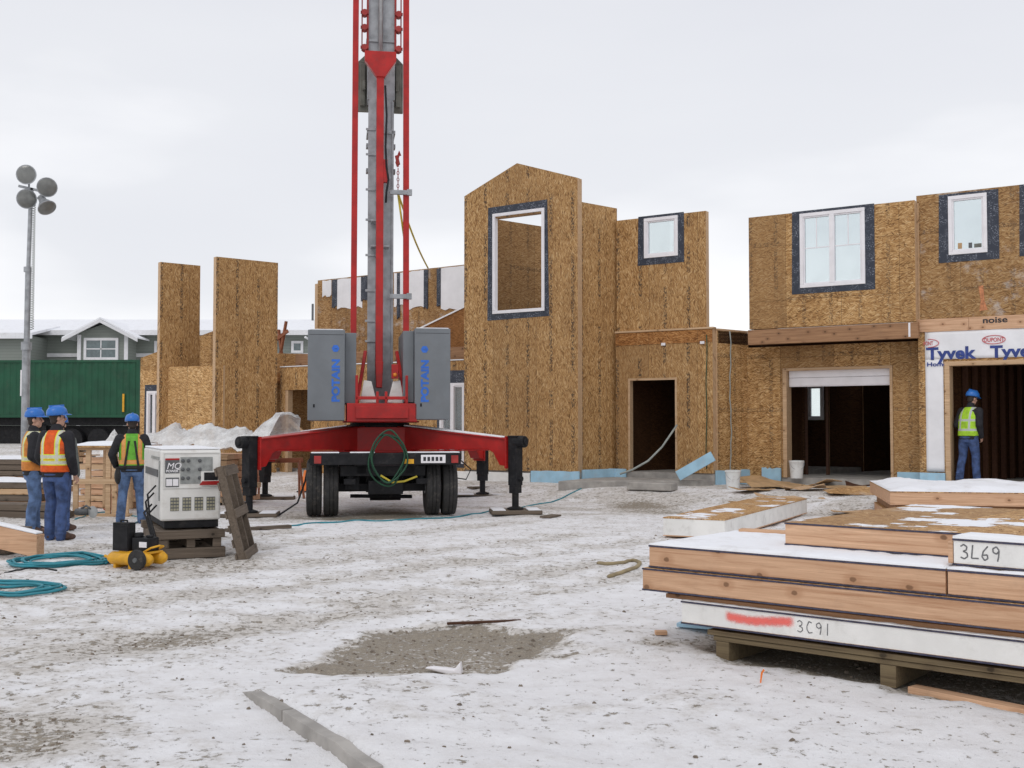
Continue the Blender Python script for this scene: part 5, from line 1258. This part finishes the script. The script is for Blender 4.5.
# distant panels
a = gnd(890,506,.36); Wd = Tr(a.x, a.y, .0) @ Rz(math.atan2(-.22,1.0))
flat('lower wooden panel under the snow covered one near the right garage', Wd @ Tr(.05,-.05,.03), 5, 3, .2, 0, 1, .01, 'osb top', 'fir')
flat('broad wooden panel with thick snow on top near the right garage', Wd @ Tr(0,0,.38), 5, 3.2, .2, .45, 50, .085, 'osb top', 'fir')
tag(MB().box(0,5,.2,3,0,.145).build('spacer_timber', M['firdark'], None, Wd @ Tr(.1,0,.232), .004), 'dark timber layer between the two snowy panels near the right garage', 'timber')
a = gnd(866,512,.2); tag(MB().box(0,.55,0,.25,0,.1).build('wood_block', M['fir'], None, Tr(a.x,a.y,.08) @ Rz(R(-10)), .005), 'short thick wood block left of the snowy panels', 'wood block')
# ------------------------------------------------------------------ loose things
def plank(name, p, q, w, h, mat, label, cat='board', z=0, snow=False, tilt=0):
    d = (q-p); c = p; zc = gz(c.x, c.y)+z
    W = Tr(c.x, c.y, zc) @ Rz(math.atan2(d.y, d.x)) @ Ry(tilt); o = MB().box(0, d.xy.length, -w/2, w/2, 0, h).build(name, M[mat], None, W, .004)
    return tag(o, label, cat)
plank('plank', gnd(912,684), gnd(1060,713), .1, .045, 'fir', 'reddish plank lying on the snow in front of the panel skid')
plank('stick', gnd(447,626), gnd(521,623), .03, .02, 'stud', 'thin stick lying at the edge of the bare mud patch', 'stick', .025)
plank('plank', gnd(545,519), gnd(556,517), .2, .03, 'grey wood', 'small board beside the front right outrigger', z=.01)
plank('plank', gnd(226,532), gnd(290,528), .12, .05, 'grey wood', 'grey board on the snow right of the leaning pallet')
plank('plank', gnd(470,495), gnd(556,492), .3, .05, 'grey wood', 'weathered plank in front of the tower footing')
plank('board_offcut', gnd(655,637), gnd(667,637), .06, .03, 'fir', 'tiny wood chip on the snow left of the stack', 'offcut')
# lumber beam entering from the left
pL = Vector((-7.2,13.2,.22)); pR = at(42,543,13.6); W, L = frame2(Vector((pL.x-.2,13.9)), Vector((pR.x,13.45)))
bw = empty('lumber_beam', W @ Tr(0,0,.26), 'thick pale lumber beam with snow on top entering from the left edge', 'beam')
mb = MB(); mb.prism([(0,.30),(L,.0),(L,.27),(0,.58)], 0, .14); mb.build('timber', M['fir'], bw, W, .005)
mb = MB(); mb.prism([(0,.583),(L-.01,.274),(L-.01,.30),(0,.62)], .0, .13); mb.build('snow_cover', M['snow'], bw, W, .015)
tag(MB().box(0,.9,0,.5,0,.3).build('wood_block', M['grey wood'], None, W @ Tr(.3,.2,.0), .01), 'wood block carrying the pale beam at the left edge', 'wood block')
# hoses
def coil(name, mat, cx, cy, rx, ry, turns, label, seed, tail=()):
    r_ = random.Random(seed); pts = []; n = 26
    for k in range(turns*n):
        a = 2*math.pi*k/n; f = 1+.22*math.sin(a*.37+seed)+.05*math.sin(a*2.3); x = cx+rx*f*math.cos(a)+.06*math.sin(a*.21); y = cy+ry*f*math.sin(a)
        pts.append((x, y, gz(x,y)+.018+.006*(k//n)))
    for px, py in tail: g = gnd(px,py); pts.append((g.x,g.y,gz(g.x,g.y)+.015))
    mb = MB(); mb.tube(pts, .013, 6); return tag(mb.build(name, M[mat], None, I4, 0, True), label, 'hose')
c1 = gnd(58,562); coil('air_hose', 'teal', c1.x, c1.y, .46, .38, 7, 'coil of teal air hose lying on the snow near the compressor', 1, ((100,558),(112,562)))
c1 = gnd(12,590); coil('air_hose', 'teal', c1.x, c1.y, .42, .26, 5, 'loose teal air hose loops at the lower left edge', 4)
def ghose(name, mat, pix, r, label, cat='hose'):
    P = [gnd(*p) for p in pix]; pts = []
    for i in range(len(P)-1):
        a0, a1, a2, a3 = P[max(0,i-1)], P[i], P[i+1], P[min(len(P)-1,i+2)]
        for k in range(6):
            t = k/6; v = .5*((2*a1)+(a2-a0)*t+(2*a0-5*a1+4*a2-a3)*t*t+(-a0+3*a1-3*a2+a3)*t**3); pts.append((v.x,v.y,gz(v.x,v.y)+r*.7))
    mb = MB(); mb.tube(pts, r, 6); return tag(mb.build(name, M[mat], None, I4, 0, True), label, cat)
ghose('air_hose', 'teal', ((270,528),(330,522),(400,521),(470,514),(530,506),(590,497),(640,493)), .014, 'long thin blue hose crossing the snow under the crane')
ghose('strap', 'strap', ((598,563),(615,566),(632,562),(640,567),(628,573),(606,577)), .022, 'tan strap lying left of the panel stack', 'strap')
ghose('power_cable', 'black', ((5,572),(30,567),(60,572)), .01, 'thin black cable near the teal hose', 'cable')
ghose('power_cable', 'teal', ((75,520),(100,513),(140,518),(120,530)), .012, 'blue green cable on the ground behind the compressor', 'cable')
# flag and rag
g = gnd(760,684); mb = MB(); mb.prism([(0,0),(.008,0),(.018,.06),(.03,.075),(.022,.085),(.006,.06)], 0, .004); tag(mb.build('marker_flag', M['orange'], None, Tr(g.x,g.y,gz(g.x,g.y)), 0), 'small orange marker stub in the snow before the skid', 'marker')
g = gnd(424,668); mb = MB(); mb.prism([(0,0.04),(.18,0),(.25,0),(.24,.09),(.2,.04),(.05,.05)], 0, .06); tag(mb.build('rag', M['vinyl'], None, Tr(g.x,g.y,gz(g.x,g.y)-.01) @ Rz(R(-10)), .01), 'white scrap of rag lying on the bare mud patch', 'rag')
# kerb in two lengths
k0 = Vector(KB[0]); k2 = Vector(KB[1]); kd = k2-k0; KL = kd.length; kl0 = .02
for a_, b_ in ((.03,.42),(.425,1.0)):
    p = k0+kd*a_; W = Tr(p.x, p.y, 0) @ Rz(math.atan2(kd.y, kd.x)); Ls = KL*(b_-a_)-.008; n = 12; top = []
    for k in range(n+1):
        u = Ls*k/n; t_ = a_+(b_-a_)*k/n; qq = p+kd.normalized()*u; l_ = Vector((-kd.y, kd.x)).normalized()
        z = gz(qq.x+l_.x*.10, qq.y+l_.y*.10)-.012+.006*noise.noise(Vector((u*6,1,2))); top.append((u, min(z, .13)))
    o = MB().prism([(0,-.15),(Ls,-.15)]+top[::-1], -.012, .06).build('kerb', M['conc'], None, W, .005); tag(o, 'low concrete kerb edge in the foreground snow', 'kerb', 'kerb lengths', 'structure')
# buckets
def bucket(p, z, label, s=1.0):
    W = Tr(p.x,p.y,z) @ Matrix.Scale(s,4); o = empty('bucket', W, label, 'bucket', None)
    mb = MB(); mb.lathe([(.125,0),(.15,.33),(.16,.335),(.16,.37),(.148,.372),(.12,.02)], 24); mb.build('bucket_body', M['bucket'], o, W, 0, 'auto')
    mb = MB(); mb.tube([(.155*math.cos(a), -.10*math.sin(a)-.03, .34-.16*math.sin(a)) for a in [math.pi*k/14 for k in range(15)]], .004, 5); mb.build('handle', M['galv'], o, W)
bucket(gnd(612,476,.37), .37, 'white bucket on the porch slab left of the entry', 1.05); bucket(gnd(733,489,.25), gz(*gnd(733,489,.25).xy), 'white bucket in front of the return wall right of the entry', 1.05)
bucket(plan(796,25.0), .40, 'white bucket just inside the left garage', 1.05)
# leaning blue board, boards and sheets on the ground
a = at(678,476,24.6); b = at(713,456,24.3); mb = MB(); mb.bar(a, b, .06, .22, 0, (0,0,1)); tag(mb.build('foam_board', M['blue foam'], None, I4, .004), 'blue foam board leaning at a slant beside the entry', 'foam board')
rr = random.Random(11)
def card(px, py, w_, d_, ang, tilt, mat, label):
    g = gnd(px,py,.25); W = Tr(g.x,g.y,gz(g.x,g.y)+.05+.2*abs(tilt)) @ Rz(ang) @ Rx(tilt) @ Ry(tilt*.7); n = 5; mb = MB()
    top = []
    for j in range(n+1):
        for i in range(n+1): x, y = w_*(i/n-.5), d_*(j/n-.5); top.append((x,y,.10*noise.noise(Vector((x*2+px,y*2,3)))))
    mb.add(top, [(j*(n+1)+i,j*(n+1)+i+1,(j+1)*(n+1)+i+1,(j+1)*(n+1)+i) for j in range(n) for i in range(n)]); o = mb.build('board_scrap', M[mat], None, W)
    m_ = o.modifiers.new('solid','SOLIDIFY'); m_.thickness = .015; tag(o, label, 'board scrap', 'board scraps before the left garage')
card(775,488,1.5,1.0,R(12),R(8),'card','large brown board scrap on the pile before the left garage'); card(805,491,.8,.5,R(-20),R(-7),'firpale','small pale board scrap in the middle of the pile before the left garage')
card(752,491,.8,.5,R(30),R(4),'card','leftmost brown board scrap before the return wall'); card(835,490,1.3,.45,R(-8),R(5),'card','brown board scrap in the garage doorway pile right of the pale one')
card(858,494,1.2,.6,R(-4),R(2),'osb top','flat strand board scrap before the right side of the left garage'); card(880,501,1.6,.5,R(-6),R(1),'firpale','pale flat board scrap beside the snowy panels')
card(765,485,1.1,.7,R(-14),R(10),'card','tilted brown scrap at the back left of the pile before the left garage'); card(790,495,1.3,.35,R(4),R(3),'firpale','long pale strip at the front of the scrap pile')
card(822,486,.7,.5,R(24),R(-9),'osb top','strand board scrap leaning at the back of the pile'); card(745,496,.5,.4,R(40),R(5),'card','small brown scrap at the front left of the scrap pile'); card(868,488,.9,.3,R(-12),R(6),'stud','dark board scrap near the right jamb of the left garage')
g = gnd(652,491,.2); W = Tr(g.x,g.y,gz(g.x,g.y)) @ Rz(R(-30)); tag(MB().box(-.5,.5,-.2,.2,0,.16).build('concrete_step', M['conc'], None, W, .02), 'low concrete block step at the foot of the porch', 'step')
# entry hose
mb = MB(); P = [at(700,345,24.9), at(697,420,24.9), at(690,455,24.8)]; 
A_ = PL(LC,676); cpts = [Vector((A_.x,A_.y-.1,2.0))]
q0 = at(677,425,25.4); q1 = at(662,447,25.2); q2 = at(648,461,25.0); q3 = at(632,470,25.0); q4 = at(620,474,25.0)
mb.tube([q0,q1,q2,q3,q4], .025, 6); tag(mb.build('drain_hose', M['cord'], None, I4, 0, True), 'pale hose hanging out of the entry doorway onto the porch', 'hose')
mb = MB(); pts = []
for k in range(14):
    z = 3.7-3.3*k/13; s_ = .55+.02*math.sin(k*.9); p = RA+BD*s_-Vector((-BD.y,BD.x))*(.05+.02*(k%2)); pts.append((p.x,p.y,z))
mb.tube(pts, .014, 6); tag(mb.build('power_cable', M['cord'], None, I4, 0, True), 'thin grey cable hanging down the return wall beside the entry', 'cable')
mb = MB(); pts = []
for k in range(14):
    z = 3.6-3.0*k/13; p = PL(LC-120,707-1.0*(k/13)); pts.append((p.x+.01*math.sin(k),p.y,z))
mb.tube(pts, .011, 6); tag(mb.build('power_cable', M['hose g'], None, I4, 0, True), 'thin green cable down the right end of the entry wall', 'cable')
# ------------------------------------------------------------------ left middle ground: frames, lumber, plastic
a = plan(74,19.6); W = Tr(a.x,a.y,gz(a.x,a.y)) @ Rz(R(-4))
wf = empty('stud_frame', W, 'pale lumber stud frame standing behind the tool belt worker', 'stud frame'); w_ = plan(127,19.4).x-a.x
H_ = zat(447,19.6)
for x in (0,.22,.58,w_-.09,w_-.3): MB().box(x, x+.09, 0, .045, .045, H_-.05).build('stud', M['firpale'], wf, W, .003)
for x in (.0,.5,w_-.1): MB().box(x, x+.045, 1.2, 1.29, .045, H_-.05).build('stud', M['firpale'], wf, W, .003)
for z in (0,H_-.048): MB().box(-.02, w_+.02, -.005, .14, z, z+.045).build('rail', M['firpale'], wf, W, .003)
MB().box(.02, w_, -.03, -.006, H_*.47, H_*.47+.09).build('rail', M['firpale'], wf, W, .003)
MB().box(-.02, w_+.02, 1.17, 1.31, H_-.048, H_-.003).build('rail', M['firpale'], wf, W, .003); 
mb = MB(); mb.box(-.06, w_+.06, -.1, 1.35, H_, H_+.03); mb.build('board_top', M['osbl'], wf, W); snow_top(wf, W @ Tr(-.06,-.1,0), w_+.12, 1.45, H_+.03, .9, 61, .09)
def lumber(px0, px1, Y, z0, n, label, seed, snow=True, mats=('fir','firpale','grey wood'), D=1.2):
    A, B = plan(px0,Y), plan(px1,Y-.3); W, L = frame2(A,B); W = Tr(0,0,gz(A.x,A.y)+z0) @ W; o = empty('lumber_pile', W, label, 'lumber pile', None); r_ = random.Random(seed)
    for k in range(n):
        for j in range(3):
            e0, e1 = r_.uniform(-.15,.2), r_.uniform(-.3,.1); MB().box(e0, L+e1, j*D/3+.01, (j+1)*D/3-.02, k*.12, k*.12+.105).build('board', M[r_.choice(mats)], o, W, .004)
    if snow: snow_top(o, W, L, D, n*.12-.01, .8, seed, .07)
    return o
lumber(-60,42,21.5,.05,4,'snowy lumber pile behind the left group of workers',71); lumber(-30,30,24.5,.25,5,'dark lumber pile farther back at the left edge',72,True,('grey wood','firdark'))
lumber(128,236,22.4,.05,8,'lumber pile under the plastic sheet behind the generator',74,False,('firpale','fir'))
lumber(20,75,26.5,.6,4,'raised lumber pile below the green container',75)
lumber(-20,60,19.3,.0,2,'low grey boards on the ground left of the workers',78,False,('grey wood',),.6)
# crumpled plastic sheet
A, B = plan(130,22.3), plan(272,20.9); W, L = frame2(A,B); nu, nv = 70, 26; vs = []
def fht(u):   # outline read along its length
    pts = [(0,.70),(.12,1.0),(.22,1.12),(.3,.98),(.42,1.12),(.52,1.0),(.65,.92),(.8,.98),(.93,1.30),(1,1.36)]
    for (a,x),(b,y) in zip(pts[:-1],pts[1:]):
        if u <= b: return x+(y-x)*(u-a)/(b-a)
    return pts[-1][1]
for j in range(nv+1):
    for i in range(nu+1):
        u = i/nu; v = j/nv; arch = math.sin(math.pi*(.08+.84*v))**.6; n = noise.fractal(Vector((u*9,v*3.5,4)), .9, 2.1, 5)
        z = .62+(fht(u)+.30-.62)*arch*(1-.15*v)+.12*n*(.4+arch)+.05*abs(noise.noise(Vector((u*34,v*9,7)))); vs.append((L*u+.1*noise.noise(Vector((u*5,v*5,9))), -.1+1.25*v+.1*n, z+.2))
mb = MB(); mb.add(vs, [(j*(nu+1)+i,j*(nu+1)+i+1,(j+1)*(nu+1)+i+1,(j+1)*(nu+1)+i) for j in range(nv) for i in range(nu)])
o = mb.build('plastic_sheet', M['film'], None, W, 0, True); tag(o, 'crumpled translucent plastic sheet thrown over lumber behind the generator', 'plastic sheet')
A, B = plan(84,21.5), plan(140,21.2); W, L = frame2(A,B); vs = []
for j in range(15):
    for i in range(31):
        u = i/30; v = j/14; n = noise.fractal(Vector((u*6,v*3,14)), .9, 2.1, 5); arch = math.sin(math.pi*v)**.7; vs.append((L*u, v*.9, 1.02+.55*arch*math.sin(math.pi*min(1,u*1.1+.05))*(.6+.5*n)))
mb = MB(); mb.add(vs, [(j*31+i,j*31+i+1,(j+1)*31+i+1,(j+1)*31+i) for j in range(14) for i in range(30)]); tag(mb.build('plastic_sheet', M['film'], None, W, 0, True), 'small crumpled plastic heap behind the tool belt worker', 'plastic sheet')
lumber(84,140,21.6,.0,8,'stacked boards under the small plastic heap',79,False,('fir','firpale'),.9)
# sawhorse behind the left outrigger
a = plan(280,24.3); W = Tr(a.x,a.y,gz(a.x,a.y)) @ Rz(R(20)); sh_ = empty('sawhorse', W, 'reddish wooden sawhorse behind the left outrigger', 'sawhorse')
MB().box(-.5,.5,-.05,.05,.76,.86).build('top_bar', M['redwood'], sh_, W, .004)
for sx_ in (-.42,.42):
    for s in (-1,1): mb = MB(); mb.bar((sx_,s*.03,.8), (sx_+(.06 if sx_ > 0 else -.06),s*.3,.0), .09, .04, 0, (1,0,0)); mb.build('leg', M['redwood'], sh_, W, .003)
g = gnd(305,492); W = Tr(g.x,g.y,gz(g.x,g.y)); tc_ = empty('traffic_cone', W, 'small orange traffic cone left of the crane wheels', 'cone')
MB().lathe([(.13,.03),(.025,.5),(.015,.51)], 20).build('cone_body', M['orange'], tc_, W, 0, 'auto'); MB().box(-.17,.17,-.17,.17,0,.03).build('base', M['rubber'], tc_, W, .01)
# red jerry can inside the stud frame
g = gnd(103,512); W = Tr(g.x,g.y+.5,gz(g.x,g.y)); jc = empty('fuel_can', W, 'small red fuel can under the stud frame', 'fuel can')
MB().box(-.16,.16,-.09,.09,0,.3).build('can_body', M['red'], jc, W, .03); mb = MB(); mb.tube([(-.1,0,.3),(-.1,0,.36),(.06,0,.36),(.06,0,.3)], .018, 8); mb.build('handle', M['red'], jc, W); MB().lathe([(.03,.3),(.03,.35),(.02,.36)], 12, 0, Tr(.12,0,0)).build('cap', M['black'], jc, W)
# power tools on the ground
g = gnd(86,518); W = Tr(g.x,g.y,gz(g.x,g.y)) @ Rz(R(-20)); pt_ = empty('power_saw', W, 'dark power saw on the ground right of the orange vested worker', 'power saw')
mb = MB(); mb.tube([(-.2,0,.09),(.05,0,.1)], .06, 12); mb.tube([(-.1,0,.15),(.0,0,.2),(.1,0,.15)], .02, 8); mb.build('saw_body', M['dkgrey'], pt_, W, 0, True); MB().lathe([(.1,-.006),(.1,.006)], 24, 0, Tr(.14,0,.1) @ Rx(R(90))).build('blade', M['alu'], pt_, W)
